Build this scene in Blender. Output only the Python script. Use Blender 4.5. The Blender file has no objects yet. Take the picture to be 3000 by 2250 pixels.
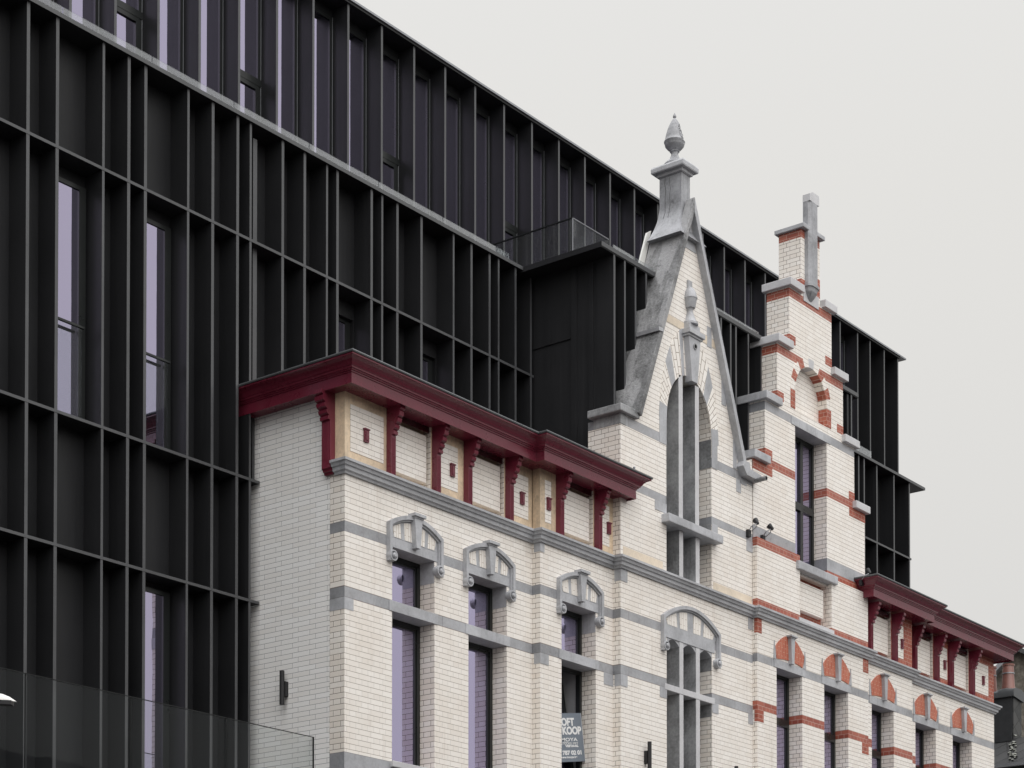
import bpy, bmesh, math, random
from math import sin, cos, pi, radians
from mathutils import Vector, Matrix
from mathutils.geometry import tessellate_polygon
import numpy as np
random.seed(7)
SC = bpy.context.scene
COL = SC.collection
# ------------------------------------------------------------------ camera
YAW, PITCH, FPX, CY = .6613026, .02247472, 5978.06, 3187.6
cam = bpy.data.cameras.new("camera"); camo = bpy.data.objects.new("camera", cam); COL.objects.link(camo)
camo.location = (0, 0, 1.6)
camo.rotation_euler = (pi/2 + PITCH, 0, YAW - pi/2)
cam.sensor_fit = 'HORIZONTAL'; cam.sensor_width = 36; cam.lens = 36*FPX/3000
cam.shift_y = (CY-1125)/3000; cam.clip_end = 2000; cam.clip_start = .1
SC.camera = camo
# ------------------------------------------------------------------ sky and sun (overcast)
SUN_EL, SUN_AZ = radians(48), radians(205)
W = bpy.data.worlds.new("World"); SC.world = W; W.use_nodes = True
nt = W.node_tree; nt.nodes.clear()
def wn(t): return nt.nodes.new(t)
o_ = wn('ShaderNodeOutputWorld'); bg = wn('ShaderNodeBackground'); sk = wn('ShaderNodeTexSky')
sk.sky_type = 'NISHITA'; sk.sun_disc = False; sk.sun_elevation = SUN_EL; sk.sun_rotation = SUN_AZ
sc_ = wn('ShaderNodeVectorMath'); sc_.operation = 'SCALE'; sc_.inputs['Scale'].default_value = .1
nt.links.new(sk.outputs[0], sc_.inputs[0])
tc = wn('ShaderNodeTexCoord'); sp = wn('ShaderNodeSeparateXYZ'); nt.links.new(tc.outputs['Generated'], sp.inputs[0])
rp = wn('ShaderNodeValToRGB'); nt.links.new(sp.outputs['Z'], rp.inputs[0])
el = rp.color_ramp.elements
el[0].position = 0; el[0].color = (.69, .68, .65, 1); el[1].position = 1; el[1].color = (3.0, 3.0, 3.05, 1)
for p_, c_ in ((.22, (.738, .725, .70, 1)), (.42, (.80, .787, .757, 1)), (.56, (.84, .835, .82, 1)), (.74, (1.75, 1.75, 1.76, 1))):
    e = rp.color_ramp.elements.new(p_); e.color = c_
ns = wn('ShaderNodeTexNoise'); ns.inputs['Scale'].default_value = 1.6; ns.inputs['Detail'].default_value = 3
nt.links.new(tc.outputs['Generated'], ns.inputs['Vector'])
mr = wn('ShaderNodeMapRange'); mr.inputs['To Min'].default_value = .985; mr.inputs['To Max'].default_value = 1.015
nt.links.new(ns.outputs[0], mr.inputs[0])
mu = wn('ShaderNodeVectorMath'); mu.operation = 'SCALE'; nt.links.new(rp.outputs[0], mu.inputs[0]); nt.links.new(mr.outputs[0], mu.inputs['Scale'])
mx = wn('ShaderNodeMix'); mx.data_type = 'RGBA'; mx.inputs[0].default_value = .96
nt.links.new(sc_.outputs[0], mx.inputs[6]); nt.links.new(mu.outputs[0], mx.inputs[7])
nt.links.new(mx.outputs[2], bg.inputs[0]); bg.inputs[1].default_value = 1
nt.links.new(bg.outputs[0], o_.inputs[0])
sl = bpy.data.lights.new("sun", 'SUN'); sl.energy = 1.5; sl.angle = radians(80); sl.color = (1, .975, .95)
so = bpy.data.objects.new("sun", sl); COL.objects.link(so)
sd = Vector((-.24, -.70, .66)).normalized()      # direction towards the sun: over the street, high
so.rotation_euler = sd.to_track_quat('Z', 'Y').to_euler()
SC.view_settings.view_transform = 'Standard'; SC.view_settings.look = 'None'
SC.view_settings.exposure = 0; SC.view_settings.gamma = 1
SC.cycles.max_bounces = 6; SC.cycles.transparent_max_bounces = 8
# ------------------------------------------------------------------ survey: photo point on a plane of the place -> metres
Fv = np.array([cos(YAW)*cos(PITCH), sin(YAW)*cos(PITCH), sin(PITCH)])
Rv = np.array([sin(YAW), -cos(YAW), 0.]); Uv = np.cross(Rv, Fv); Cv = np.array([0, 0, 1.6])
def P(x, y, ax, v):
    d = Fv + Rv*(x-1500)/FPX + Uv*(CY-y)/FPX
    return Cv + d*((v-Cv[ax])/d[ax])
def PX(x, y, Y): return float(P(x, y, 1, Y)[0])
def PZ(x, y, Y): return float(P(x, y, 1, Y)[2])
# ------------------------------------------------------------------ materials
MATS = {}
class NT:
    def __init__(s, name):
        s.m = bpy.data.materials.new(name); s.m.use_nodes = True; s.t = s.m.node_tree; s.t.nodes.clear()
        s.out = s.n('ShaderNodeOutputMaterial')
    def n(s, t, **k):
        q = s.t.nodes.new(t)
        for a, b in k.items(): setattr(q, a, b)
        return q
    def l(s, a, b): s.t.links.new(a, b)
    def val(s, inp, v):
        if hasattr(v, 'is_linked') or hasattr(v, 'links'): s.l(v, inp)
        else: inp.default_value = v
    def math(s, op, a, b=0., c=None):
        q = s.n('ShaderNodeMath', operation=op); s.val(q.inputs[0], a); s.val(q.inputs[1], b)
        if c is not None: s.val(q.inputs[2], c)
        return q.outputs[0]
    def mix(s, f, a, b, blend='MIX'):
        q = s.n('ShaderNodeMix', data_type='RGBA', blend_type=blend); s.val(q.inputs[0], f); s.val(q.inputs[6], a); s.val(q.inputs[7], b); return q.outputs[2]
    def noise(s, vec, sc, det=4, rough=.6):
        q = s.n('ShaderNodeTexNoise'); q.inputs['Scale'].default_value = sc; q.inputs['Detail'].default_value = det; q.inputs['Roughness'].default_value = rough
        if vec is not None: s.l(vec, q.inputs['Vector'])
        return q.outputs[0]
    def rng(s, v, a, b, c, d):
        q = s.n('ShaderNodeMapRange'); s.val(q.inputs[0], v)
        for i, x in enumerate((a, b, c, d)): q.inputs[i+1].default_value = x
        return q.outputs[0]
    def principled(s, col, rough=.5, spec=.5, metal=0., normal=None):
        b = s.n('ShaderNodeBsdfPrincipled'); s.val(b.inputs['Base Color'], col); s.val(b.inputs['Roughness'], rough)
        b.inputs['Specular IOR Level'].default_value = spec; b.inputs['Metallic'].default_value = metal
        if normal is not None: s.l(normal, b.inputs['Normal'])
        s.l(b.outputs[0], s.out.inputs[0]); return b
    def bump(s, h, st=.3, d=.01):
        q = s.n('ShaderNodeBump'); q.inputs['Strength'].default_value = st; q.inputs['Distance'].default_value = d; s.l(h, q.inputs['Height']); return q.outputs[0]
    def pos(s):
        g = s.n('ShaderNodeNewGeometry'); return g
def c4(c): return (*c, 1)
def stone_col(N, pos, base, var=.25, stain=.35):
    a = N.noise(pos, 2.3, 5, .6); b = N.noise(pos, 26, 5, .7); c = N.noise(pos, 7, 4, .6)
    v = N.math('ADD', N.rng(a, .3, .7, -var, var), N.rng(b, .3, .7, -var*.55, var*.55))
    v = N.math('ADD', v, N.rng(c, .58, .75, 0, -stain*.5))
    v = N.math('ADD', v, 1.)
    q = N.n('ShaderNodeVectorMath', operation='SCALE'); q.inputs[0].default_value = base; N.l(v, q.inputs['Scale'])
    return q.outputs[0], b
def mat_stone(name, base, var=.22, rough=.75, stain=.35, joints=None):
    N = NT(name); g = N.pos(); col, fine = stone_col(N, g.outputs['Position'], base, var, stain)
    # vertical run-off streaks
    mp = N.n('ShaderNodeMapping'); mp.inputs['Scale'].default_value = (14, 14, 1.1); N.l(g.outputs['Position'], mp.inputs[0])
    st = N.noise(mp.outputs[0], 1.0, 3, .6)
    col = N.mix(N.rng(st, .56, .78, 0, stain), col, (base[0]*.35, base[1]*.35, base[2]*.36, 1))
    N.principled(col, rough*.62, .8, normal=N.bump(fine, .3, .008))
    return N.m
def brick_uv(N, z0=0., x0=0., y0=16.3):
    g = N.pos(); P_ = N.n('ShaderNodeSeparateXYZ'); N.l(g.outputs['Position'], P_.inputs[0])
    Q_ = N.n('ShaderNodeSeparateXYZ'); N.l(g.outputs['True Normal'], Q_.inputs[0])
    side = N.math('GREATER_THAN', N.math('ABSOLUTE', Q_.outputs[0]), .7)
    u = N.n('ShaderNodeMix', data_type='FLOAT'); N.l(side, u.inputs[0])
    N.l(N.math('SUBTRACT', P_.outputs[0], x0), u.inputs[2]); N.l(N.math('SUBTRACT', P_.outputs[1], y0), u.inputs[3])
    v = N.math('SUBTRACT', P_.outputs[2], z0)
    cb = N.n('ShaderNodeCombineXYZ'); N.l(u.outputs[0], cb.inputs[0]); N.l(v, cb.inputs[1])
    return g, P_, side, cb.outputs[0]
def brick_node(N, vec, c1, c2, mo, bw, rh, ms, off=.5, sq=.5, sqf=2, bias=0., smooth=.1):
    b = N.n('ShaderNodeTexBrick'); N.l(vec, b.inputs['Vector']); b.offset = off; b.offset_frequency = 2; b.squash = sq; b.squash_frequency = sqf
    b.inputs['Scale'].default_value = 1
    for k, v in (('Color1', c4(c1)), ('Color2', c4(c2)), ('Mortar', c4(mo)), ('Mortar Size', ms), ('Mortar Smooth', smooth), ('Bias', bias), ('Brick Width', bw), ('Row Height', rh)):
        b.inputs[k].default_value = v
    return b
CREAM1, CREAM2, MORT = (.842, .798, .74), (.908, .872, .822), (.21, .15, .105)
RED1, RED2, RMORT = (.31, .075, .048), (.43, .13, .085), (.55, .38, .32)
STONE = (.41, .418, .44)
def mat_brick(name, z0=0., bands=(), c1=CREAM1, c2=CREAM2, mo=MORT, bw=.214, rh=1/15, ms=.0032, off=.5, sq=.5, rough=.38, x0=0., dirt=.2, all_red=False):
    N = NT(name); g, S_, side, uv = brick_uv(N, z0, x0)
    # hand-laid wobble
    wv = N.n('ShaderNodeVectorMath', operation='ADD'); N.l(uv, wv.inputs[0])
    nn = N.n('ShaderNodeTexNoise'); nn.inputs['Scale'].default_value = 5; nn.inputs['Detail'].default_value = 2; N.l(g.outputs['Position'], nn.inputs['Vector'])
    w2 = N.n('ShaderNodeVectorMath', operation='MULTIPLY_ADD'); N.l(nn.outputs['Color'], w2.inputs[0]); w2.inputs[1].default_value = (.003, .0022, 0); w2.inputs[2].default_value = (-.0015, -.0011, 0)
    N.l(w2.outputs[0], wv.inputs[1])
    vec = wv.outputs[0]
    vm = tuple(x*.55 for x in c1)
    bA = brick_node(N, vec, c1, c2, vm, bw, rh, ms*.55, off, sq)
    sv = N.n('ShaderNodeSeparateXYZ'); N.l(vec, sv.inputs[0])
    fr_ = N.math('FRACT', N.math('DIVIDE', sv.outputs[1], rh)); hd_ = N.math('MULTIPLY', N.math('MINIMUM', fr_, N.math('SUBTRACT', 1., fr_)), rh)
    hl = N.rng(hd_, ms*.55, ms*.95, 1, 0)
    bAc = N.mix(hl, bA.outputs[0], c4(mo))
    # side faces show deeper, wider joints
    bB = brick_node(N, vec, (c1[0]*1.0, c1[1]*.985, c1[2]*.97), c2, (mo[0]*.8, mo[1]*.8, mo[2]*.85), bw if sq == 1 else .236, rh, ms*1.0, off, sq)
    col = N.mix(side, bAc, bB.outputs[0]); fac = N.math('MAXIMUM', bA.outputs['Fac'], N.math('MULTIPLY', bB.outputs['Fac'], side))
    if all_red or any(b[2] == 'red' for b in bands):
        bR = brick_node(N, vec, RED1, RED2, RMORT, bw, rh, ms*1.1, off, sq)
        if all_red: col = bR.outputs[0]
    z = S_.outputs[2]
    fine = N.noise(g.outputs['Position'], 60, 4, .7)
    for b in bands:
        mk = N.math('MULTIPLY', N.math('GREATER_THAN', z, b[0]), N.math('LESS_THAN', z, b[1]))
        if len(b) > 3: mk = N.math('MULTIPLY', mk, N.math('MULTIPLY', N.math('GREATER_THAN', S_.outputs[0], b[3]), N.math('LESS_THAN', S_.outputs[0], b[4])))
        if b[2] == 'red': col = N.mix(mk, col, bR.outputs[0])
        else:
            sc, _ = stone_col(N, g.outputs['Position'], STONE, .22, .4)
            blk = brick_node(N, vec, (1, 1, 1), (.8, .8, .8), (.45, .45, .45), .93, 5., .004, 0, 1)
            sc2 = N.mix(1., sc, blk.outputs[0], 'MULTIPLY'); sc2 = N.mix(N.math('MULTIPLY', side, .6), sc2, (.45, .46, .47, 1), 'MULTIPLY')  # side faces of the band darkened: shade put into the stone colour
            edge = N.math('MAXIMUM', N.math('LESS_THAN', N.math('SUBTRACT', z, b[0]), .006), N.math('LESS_THAN', N.math('SUBTRACT', b[1], z), .006))
            sc2 = N.mix(N.math('MULTIPLY', edge, .5), sc2, (.1, .085, .07, 1))
            col = N.mix(mk, col, sc2); fac = N.math('MULTIPLY', fac, N.math('SUBTRACT', 1., mk))
    # weathering
    a = N.noise(g.outputs['Position'], 1.1, 5, .65)
    col = N.mix(N.rng(a, .45, .8, 0, dirt), col, (.62, .47, .33, 1), 'MULTIPLY')
    mp = N.n('ShaderNodeMapping'); mp.inputs['Scale'].default_value = (9, 9, .7); N.l(g.outputs['Position'], mp.inputs[0])
    st = N.noise(mp.outputs[0], 1.0, 4, .6); col = N.mix(N.rng(st, .6, .85, 0, dirt*1.6), col, (.45, .36, .28, 1), 'MULTIPLY')
    h = N.math('SUBTRACT', 1., fac)
    N.principled(col, N.rng(fine, .3, .7, rough-.08, rough+.12), .4, normal=N.bump(h, .45, .006))
    return N.m
def mat_plain(name, col, rough=.5, spec=.5, metal=0., nv=.08, nscale=3., bump=0.):
    N = NT(name); g = N.pos(); a = N.noise(g.outputs['Position'], nscale, 5, .6); b = N.noise(g.outputs['Position'], nscale*14, 3, .6)
    v = N.math('ADD', N.math('ADD', N.rng(a, .3, .7, -nv, nv), N.rng(b, .3, .7, -nv*.5, nv*.5)), 1.)
    q = N.n('ShaderNodeVectorMath', operation='SCALE'); q.inputs[0].default_value = col; N.l(v, q.inputs['Scale'])
    N.principled(q.outputs[0], N.rng(a, .3, .7, rough*.88, rough*1.12), spec, metal, N.bump(b, bump, .004) if bump else None)
    return N.m
def mat_glass(name, tint, refl, trans, rough=.01, dark=(.012, .013, .014), dust=0., through=(.82, .86, .84), sc=55, th=.73):
    """coated window glass: tinted mirror reflection over a see-through pane"""
    N = NT(name); g = N.pos()
    gl = N.n('ShaderNodeBsdfGlossy'); gl.inputs['Color'].default_value = c4(tint); gl.inputs['Roughness'].default_value = rough
    nz = N.noise(g.outputs['Position'], 1.7, 2, .5); N.l(N.bump(nz, .06, .02), gl.inputs['Normal'])
    tr = N.n('ShaderNodeBsdfTransparent'); tr.inputs['Color'].default_value = c4(through)
    df = N.n('ShaderNodeBsdfDiffuse'); df.inputs['Color'].default_value = c4(dark)
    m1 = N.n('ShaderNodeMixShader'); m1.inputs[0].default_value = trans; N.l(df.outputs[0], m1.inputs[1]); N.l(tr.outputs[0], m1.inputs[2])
    m2 = N.n('ShaderNodeMixShader'); N.l(m1.outputs[0], m2.inputs[1]); N.l(gl.outputs[0], m2.inputs[2])
    fr = N.n('ShaderNodeLayerWeight'); fr.inputs['Blend'].default_value = .35
    N.l(N.rng(fr.outputs['Facing'], 0, 1, refl, min(1, refl+(.3 if refl > .1 else .03))), m2.inputs[0])
    last = m2.outputs[0]
    if dust:
        d = N.n('ShaderNodeBsdfDiffuse'); d.inputs['Color'].default_value = (.6, .6, .6, 1)
        s = N.noise(g.outputs['Position'], sc, 2, .5); m3 = N.n('ShaderNodeMixShader'); N.l(N.rng(s, th, th+.06, .0, dust), m3.inputs[0]); N.l(last, m3.inputs[1]); N.l(d.outputs[0], m3.inputs[2]); last = m3.outputs[0]
    N.l(last, N.out.inputs[0]); return N.m
Y0, Y1, Y2 = 16.3, 16.166, 16.036
Y3, Y4, Y5 = 15.955, 16.05, 16.175
M = {}
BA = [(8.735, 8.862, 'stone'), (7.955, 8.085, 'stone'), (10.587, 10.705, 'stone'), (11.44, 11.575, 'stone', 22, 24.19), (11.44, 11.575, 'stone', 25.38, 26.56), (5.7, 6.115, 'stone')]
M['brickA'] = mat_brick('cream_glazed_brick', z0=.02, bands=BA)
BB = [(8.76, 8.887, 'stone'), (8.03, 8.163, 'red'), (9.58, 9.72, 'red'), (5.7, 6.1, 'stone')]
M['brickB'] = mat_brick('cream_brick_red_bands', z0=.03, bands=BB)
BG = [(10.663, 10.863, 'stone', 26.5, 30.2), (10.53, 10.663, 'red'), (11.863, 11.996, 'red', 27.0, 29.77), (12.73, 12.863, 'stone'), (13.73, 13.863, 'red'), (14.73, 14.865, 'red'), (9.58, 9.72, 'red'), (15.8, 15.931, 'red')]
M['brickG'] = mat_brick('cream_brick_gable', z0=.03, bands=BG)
M['cream'] = mat_brick('cream_tiles', z0=.02)
M['red'] = mat_brick('red_brick', z0=.03, all_red=True, rough=.6, dirt=.3)
M['greybrick'] = mat_brick('pale_grey_long_brick', z0=0, c1=(.86, .857, .848), c2=(.91, .907, .90), mo=(.44, .435, .425), bw=.285, rh=.0607, ms=.0032, off=.333, sq=1, rough=.6, dirt=.05)
# pale brick: no english-bond squash, one joint width
M['stone'] = mat_stone('bluestone', STONE)
M['stonelight'] = mat_stone('bluestone_pale', (.55, .55, .565), .12, stain=.12)
M['stonestain'] = mat_stone('bluestone_stained', (.30, .306, .325), .35, stain=.85)
M['stonedark'] = mat_stone('bluestone_dark', (.25, .255, .262), .5, stain=.6)
M['yellow'] = mat_stone('yellow_limestone', (.66, .52, .365), .30, stain=.5)
def mat_mottled():
    N = NT('coping_stone_patched'); g_ = N.pos(); col, fine = stone_col(N, g_.outputs['Position'], (.22, .222, .226), .5, .5)
    mp = N.n('ShaderNodeMapping'); mp.inputs['Scale'].default_value = (1.6, 3.4, .8); N.l(g_.outputs['Position'], mp.inputs[0])
    big = N.noise(mp.outputs[0], 1.0, 3, .55); spk = N.noise(g_.outputs['Position'], 17, 6, .75)
    col = N.mix(N.rng(big, .50, .56, 0, .65), col, (.42, .42, .43, 1))
    col = N.mix(N.rng(spk, .55, .72, 0, .8), col, (.06, .06, .06, 1))
    N.principled(col, .7, .5, normal=N.bump(spk, .9, .03)); return N.m
M['coping'] = mat_mottled()
M['yellowpale'] = mat_stone('pale_limestone', (.72, .62, .49), .14, stain=.2)
M['burgundy'] = mat_plain('burgundy_paint', (.15, .018, .036), .28, .55, nv=.10)
M['lead'] = mat_plain('lead_gutter', (.09, .095, .1), .45, .5, .3)
M['soffit'] = mat_plain('burgundy_soffit', (.05, .01, .014), .22, .9, nv=.06)
def mat_black():
    """black anodised sheet: faint rain streaks, dust and slow waviness of the metal"""
    N = NT('black_anodised'); g = N.pos(); p = g.outputs['Position']
    mp = N.n('ShaderNodeMapping'); mp.inputs['Scale'].default_value = (22, 22, .55); N.l(p, mp.inputs[0])
    st = N.noise(mp.outputs[0], 1, 4, .65); a = N.noise(p, .9, 3, .5); d = N.noise(p, 95, 2, .5); w = N.noise(p, 2.2, 2, .5)
    col = N.mix(N.rng(a, .3, .7, 0, 1), (.0165, .017, .0185, 1), (.0235, .024, .026, 1))
    col = N.mix(N.rng(st, .55, .85, 0, .12), col, (.07, .07, .072, 1))
    col = N.mix(N.rng(d, .74, .80, 0, .25), col, (.25, .25, .25, 1))
    N.principled(col, N.rng(st, .3, .7, .34, .46), .26, normal=N.bump(w, .10, .03)); return N.m
M['black'] = mat_black()
M['edge'] = mat_plain('sky_sheen_edge', (.062, .064, .068), .4, .6, nv=.15, nscale=2)  # front edges paler than the sheet, sky sheen put into the colour
M['frame'] = mat_plain('black_window_frame', (.016, .018, .018), .3, .5)
M['lampblack'] = mat_plain('matt_black_paint', (.018, .018, .02), .5, .4)
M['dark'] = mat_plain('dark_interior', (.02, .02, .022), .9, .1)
M['interior'] = mat_plain('grey_plaster', (.38, .385, .39), .9, .1)
M['glassA'] = mat_glass('coated_glass', (.76, .70, .98), .52, .5)
M['glassT'] = mat_glass('coated_glass_office', (.80, .74, 1.0), .5, .3)
M['rail'] = mat_glass('railing_glass', (.9, .93, .95), .007, .99, dust=0, through=(.955, .965, .962))
M['rainglass'] = mat_glass('rain_speckled_glass', (.9, .93, .95), .035, .93, dust=.16, through=(.93, .945, .945), sc=110, th=.58)
M['strip'] = mat_glass('edge_glass', (.95, .97, 1), .11, .97, through=(.95, .96, .96))
M['zinc'] = mat_plain('zinc_sheet', (.3, .31, .33), .4, .5, .4)
M['white'] = mat_plain('white_enamel', (.75, .75, .72), .35, .5, nv=.03)
M['slate'] = mat_brick('slate_cladding', c1=(.05, .052, .056), c2=(.09, .092, .095), mo=(.02, .02, .02), bw=.3, rh=.2, ms=.006, sq=1, rough=.5, dirt=.2)
def mat_slated():
    N = NT('diamond_slates'); g_ = N.pos(); S_ = N.n('ShaderNodeSeparateXYZ'); N.l(g_.outputs['Position'], S_.inputs[0])
    u = N.math('ADD', S_.outputs[0], S_.outputs[1])
    cb = N.n('ShaderNodeCombineXYZ'); N.l(N.math('ADD', N.math('MULTIPLY', u, .8), S_.outputs[2]), cb.inputs[0]); N.l(N.math('SUBTRACT', N.math('MULTIPLY', u, .8), S_.outputs[2]), cb.inputs[1])
    b = brick_node(N, cb.outputs[0], (.018, .019, .02), (.05, .05, .05), (.005, .005, .005), .34, .34, .012, 0, 1)
    nz = N.noise(g_.outputs['Position'], 11, 5, .7)
    N.principled(N.mix(N.rng(nz, .55, .7, 0, .5), b.outputs[0], (.07, .072, .06, 1)), .5, .5, normal=N.bump(N.math('SUBTRACT', 1., b.outputs['Fac']), .8, .02)); return N.m
M['slated'] = mat_slated()
M['felt'] = mat_plain('dark_slate_sheet', (.04, .042, .045), .55, .4, nv=.2, nscale=8, bump=.3)
M['clay'] = mat_stone('terracotta', (.24, .105, .085), .2, .6, .3)
def mat_rubble():
    N = NT('rubble_masonry'); g_ = N.pos(); v = N.n('ShaderNodeTexVoronoi'); v.inputs['Scale'].default_value = 3.2; N.l(g_.outputs['Position'], v.inputs['Vector'])
    a = N.noise(g_.outputs['Position'], 4, 6, .75); b = N.noise(g_.outputs['Position'], 1.3, 4, .6)
    col = N.mix(N.rng(a, .35, .65, 0, 1), (.07, .062, .052, 1), (.27, .25, .215, 1)); col = N.mix(N.rng(b, .5, .7, 0, .6), col, (.10, .085, .07, 1))
    N.principled(col, .9, .2, normal=N.bump(v.outputs[0], .8, .05)); return N.m
M['rubble'] = mat_rubble()
M['lichen'] = mat_plain('lichen', (.45, .46, .42), .9, .1)
M['asphalt'] = mat_plain('asphalt', (.06, .06, .062), .9, .2, nv=.2, nscale=2)
M['paving'] = mat_brick('concrete_pavers', c1=(.115, .112, .108), c2=(.145, .142, .138), mo=(.06, .06, .055), bw=.4, rh=.2, ms=.01, sq=1, rough=.85)
M['sign'] = mat_plain('slate_blue_board', (.175, .205, .245), .4, .4, nv=.03)
M['signwhite'] = mat_plain('white_lettering', (.8, .8, .8), .5, .3, nv=.01)
M['opp'] = mat_brick('brown_street_brick', c1=(.16, .1, .075), c2=(.2, .13, .1), mo=(.2, .19, .17), ms=.008, sq=1, rough=.8)
# ------------------------------------------------------------------ objects
def tag(o, label=None, cat=None, group=None, kind=None):
    for k, v in (('label', label), ('category', cat), ('group', group), ('kind', kind)):
        if v: o[k] = v
    return o
def empty(name, loc, label, cat, group=None):
    o = bpy.data.objects.new(name, None); COL.objects.link(o); o.location = loc; o.empty_display_size = .3
    return tag(o, label, cat, group)
def worldoff(parent):
    v = Vector((0, 0, 0)); p = parent
    while p is not None: v += p.location; p = p.parent
    return v
class MB:
    def __init__(s): s.bm = bmesh.new()
    def verts(s, L): return [s.bm.verts.new(p) for p in L]
    def box(s, x0, x1, y0, y1, z0, z1):
        x0, x1 = min(x0, x1), max(x0, x1); y0, y1 = min(y0, y1), max(y0, y1); z0, z1 = min(z0, z1), max(z0, z1)
        v = s.verts([(x, y, z) for z in (z0, z1) for y in (y0, y1) for x in (x0, x1)])
        for f in ((0, 2, 3, 1), (4, 5, 7, 6), (0, 1, 5, 4), (2, 6, 7, 3), (0, 4, 6, 2), (1, 3, 7, 5)): s.bm.faces.new([v[i] for i in f])
        return s
    def prism(s, poly, y0, y1, holes=(), axis='y', back=True):
        """polygon (a,b) extruded; axis y: a=x b=z ; axis x: a=y b=z ; axis z: a=x b=y"""
        def mk(a, b, t): return (a, t, b) if axis == 'y' else ((t, a, b) if axis == 'x' else (a, b, t))
        loops = [list(poly)] + [list(h) for h in holes]
        flat = [p for l in loops for p in l]
        tris = tessellate_polygon([[Vector((a, b, 0)) for a, b in l] for l in loops])
        A = s.verts([mk(a, b, y0) for a, b in flat]); B = s.verts([mk(a, b, y1) for a, b in flat])
        for t in tris:
            try:
                s.bm.faces.new([A[i] for i in t])
                if back: s.bm.faces.new([B[i] for i in reversed(t)])
            except ValueError: pass
        k = 0
        for l in loops:
            n = len(l)
            for i in range(n):
                j = (i+1) % n
                try: s.bm.faces.new([A[k+i], A[k+j], B[k+j], B[k+i]])
                except ValueError: pass
            k += n
        return s
    def sweep(s, prof, path, caps=True):
        """profile (outward offset, z) carried along a plan path; outward is the right-hand side"""
        n = len(path); rows = []
        dirs = [Vector((path[i+1][0]-path[i][0], path[i+1][1]-path[i][1])).normalized() for i in range(n-1)]
        nr = [Vector((d.y, -d.x)) for d in dirs]
        for i in range(n):
            if i == 0: m = nr[0]
            elif i == n-1: m = nr[-1]
            else: m = (nr[i-1]+nr[i])/(1+nr[i-1].dot(nr[i]))
            rows.append(s.verts([(path[i][0]+m.x*o, path[i][1]+m.y*o, z) for o, z in prof]))
        k = len(prof)
        for i in range(n-1):
            for j in range(k):
                s.bm.faces.new([rows[i][j], rows[i][(j+1) % k], rows[i+1][(j+1) % k], rows[i+1][j]])
        if caps:
            for r in (rows[0], rows[-1]):
                t = tessellate_polygon([[Vector((o, z, 0)) for o, z in prof]])
                for q in t:
                    try: s.bm.faces.new([r[a] for a in q])
                    except ValueError: pass
        return s
    def lathe(s, prof, c, seg=24, ax='z', flat=1.):
        rings = []
        for r, h in prof:
            rings.append(s.verts([((c[0]+r*cos(2*pi*i/seg)), c[1]+r*sin(2*pi*i/seg)*flat, c[2]+h) if ax == 'z' else (c[0]+r*cos(2*pi*i/seg), c[1]+h, c[2]+r*sin(2*pi*i/seg)) for i in range(seg)]))
        for a, b in zip(rings, rings[1:]):
            for i in range(seg): s.bm.faces.new([a[i], a[(i+1) % seg], b[(i+1) % seg], b[i]])
        for r in (rings[0], rings[-1]):
            s.bm.faces.new(r)
        return s
    def tube(s, pts, r, seg=8):
        pts = [Vector(p) for p in pts]; rings = []
        for i, p in enumerate(pts):
            d = (pts[min(i+1, len(pts)-1)]-pts[max(i-1, 0)]).normalized()
            a = d.cross(Vector((0, 0, 1)) if abs(d.z) < .9 else Vector((1, 0, 0))).normalized(); b = d.cross(a)
            rings.append(s.verts([p+a*r*cos(2*pi*k/seg)+b*r*sin(2*pi*k/seg) for k in range(seg)]))
        for a, b in zip(rings, rings[1:]):
            for i in range(seg): s.bm.faces.new([a[i], a[(i+1) % seg], b[(i+1) % seg], b[i]])
        s.bm.faces.new(rings[0]); s.bm.faces.new(rings[-1])
        return s
    def xform(s, m): s.bm.transform(m); return s
    def build(s, name, mat, parent=None, smooth=False, bevel=0.):
        bmesh.ops.remove_doubles(s.bm, verts=s.bm.verts, dist=1e-5)
        bmesh.ops.recalc_face_normals(s.bm, faces=s.bm.faces)
        off = worldoff(parent)
        if bevel:
            try: bmesh.ops.bevel(s.bm, geom=[e for e in s.bm.edges if len(e.link_faces) == 2 and e.calc_face_angle(0) > .5], offset=bevel, segments=2, affect='EDGES', profile=.6, clamp_overlap=True)
            except Exception: pass
        s.bm.transform(Matrix.Translation(-off))
        me = bpy.data.meshes.new(name); s.bm.to_mesh(me); s.bm.free()
        if isinstance(mat, str): mat = M[mat]
        me.materials.append(mat)
        o = bpy.data.objects.new(name, me); COL.objects.link(o)
        if parent is not None: o.parent = parent
        if smooth:
            for p in me.polygons: p.use_smooth = True
            try: me.set_sharp_from_angle(angle=radians(35))
            except Exception: pass
        return o
def rect(x0, x1, z0, z1): return [(x0, z0), (x1, z0), (x1, z1), (x0, z1)]
def bx(name, mat, parent, *a, bevel=0.): return MB().box(*a).build(name, mat, parent, bevel=bevel)
# ------------------------------------------------------------------ ground
g = MB().box(-400, 600, -400, 600, -.3, 0).build('ground', 'asphalt'); tag(g, kind='structure')
pv = MB().box(-60, 120, 9.0, 60, .0, .14).build('pavement', 'paving'); tag(pv, kind='structure')

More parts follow.
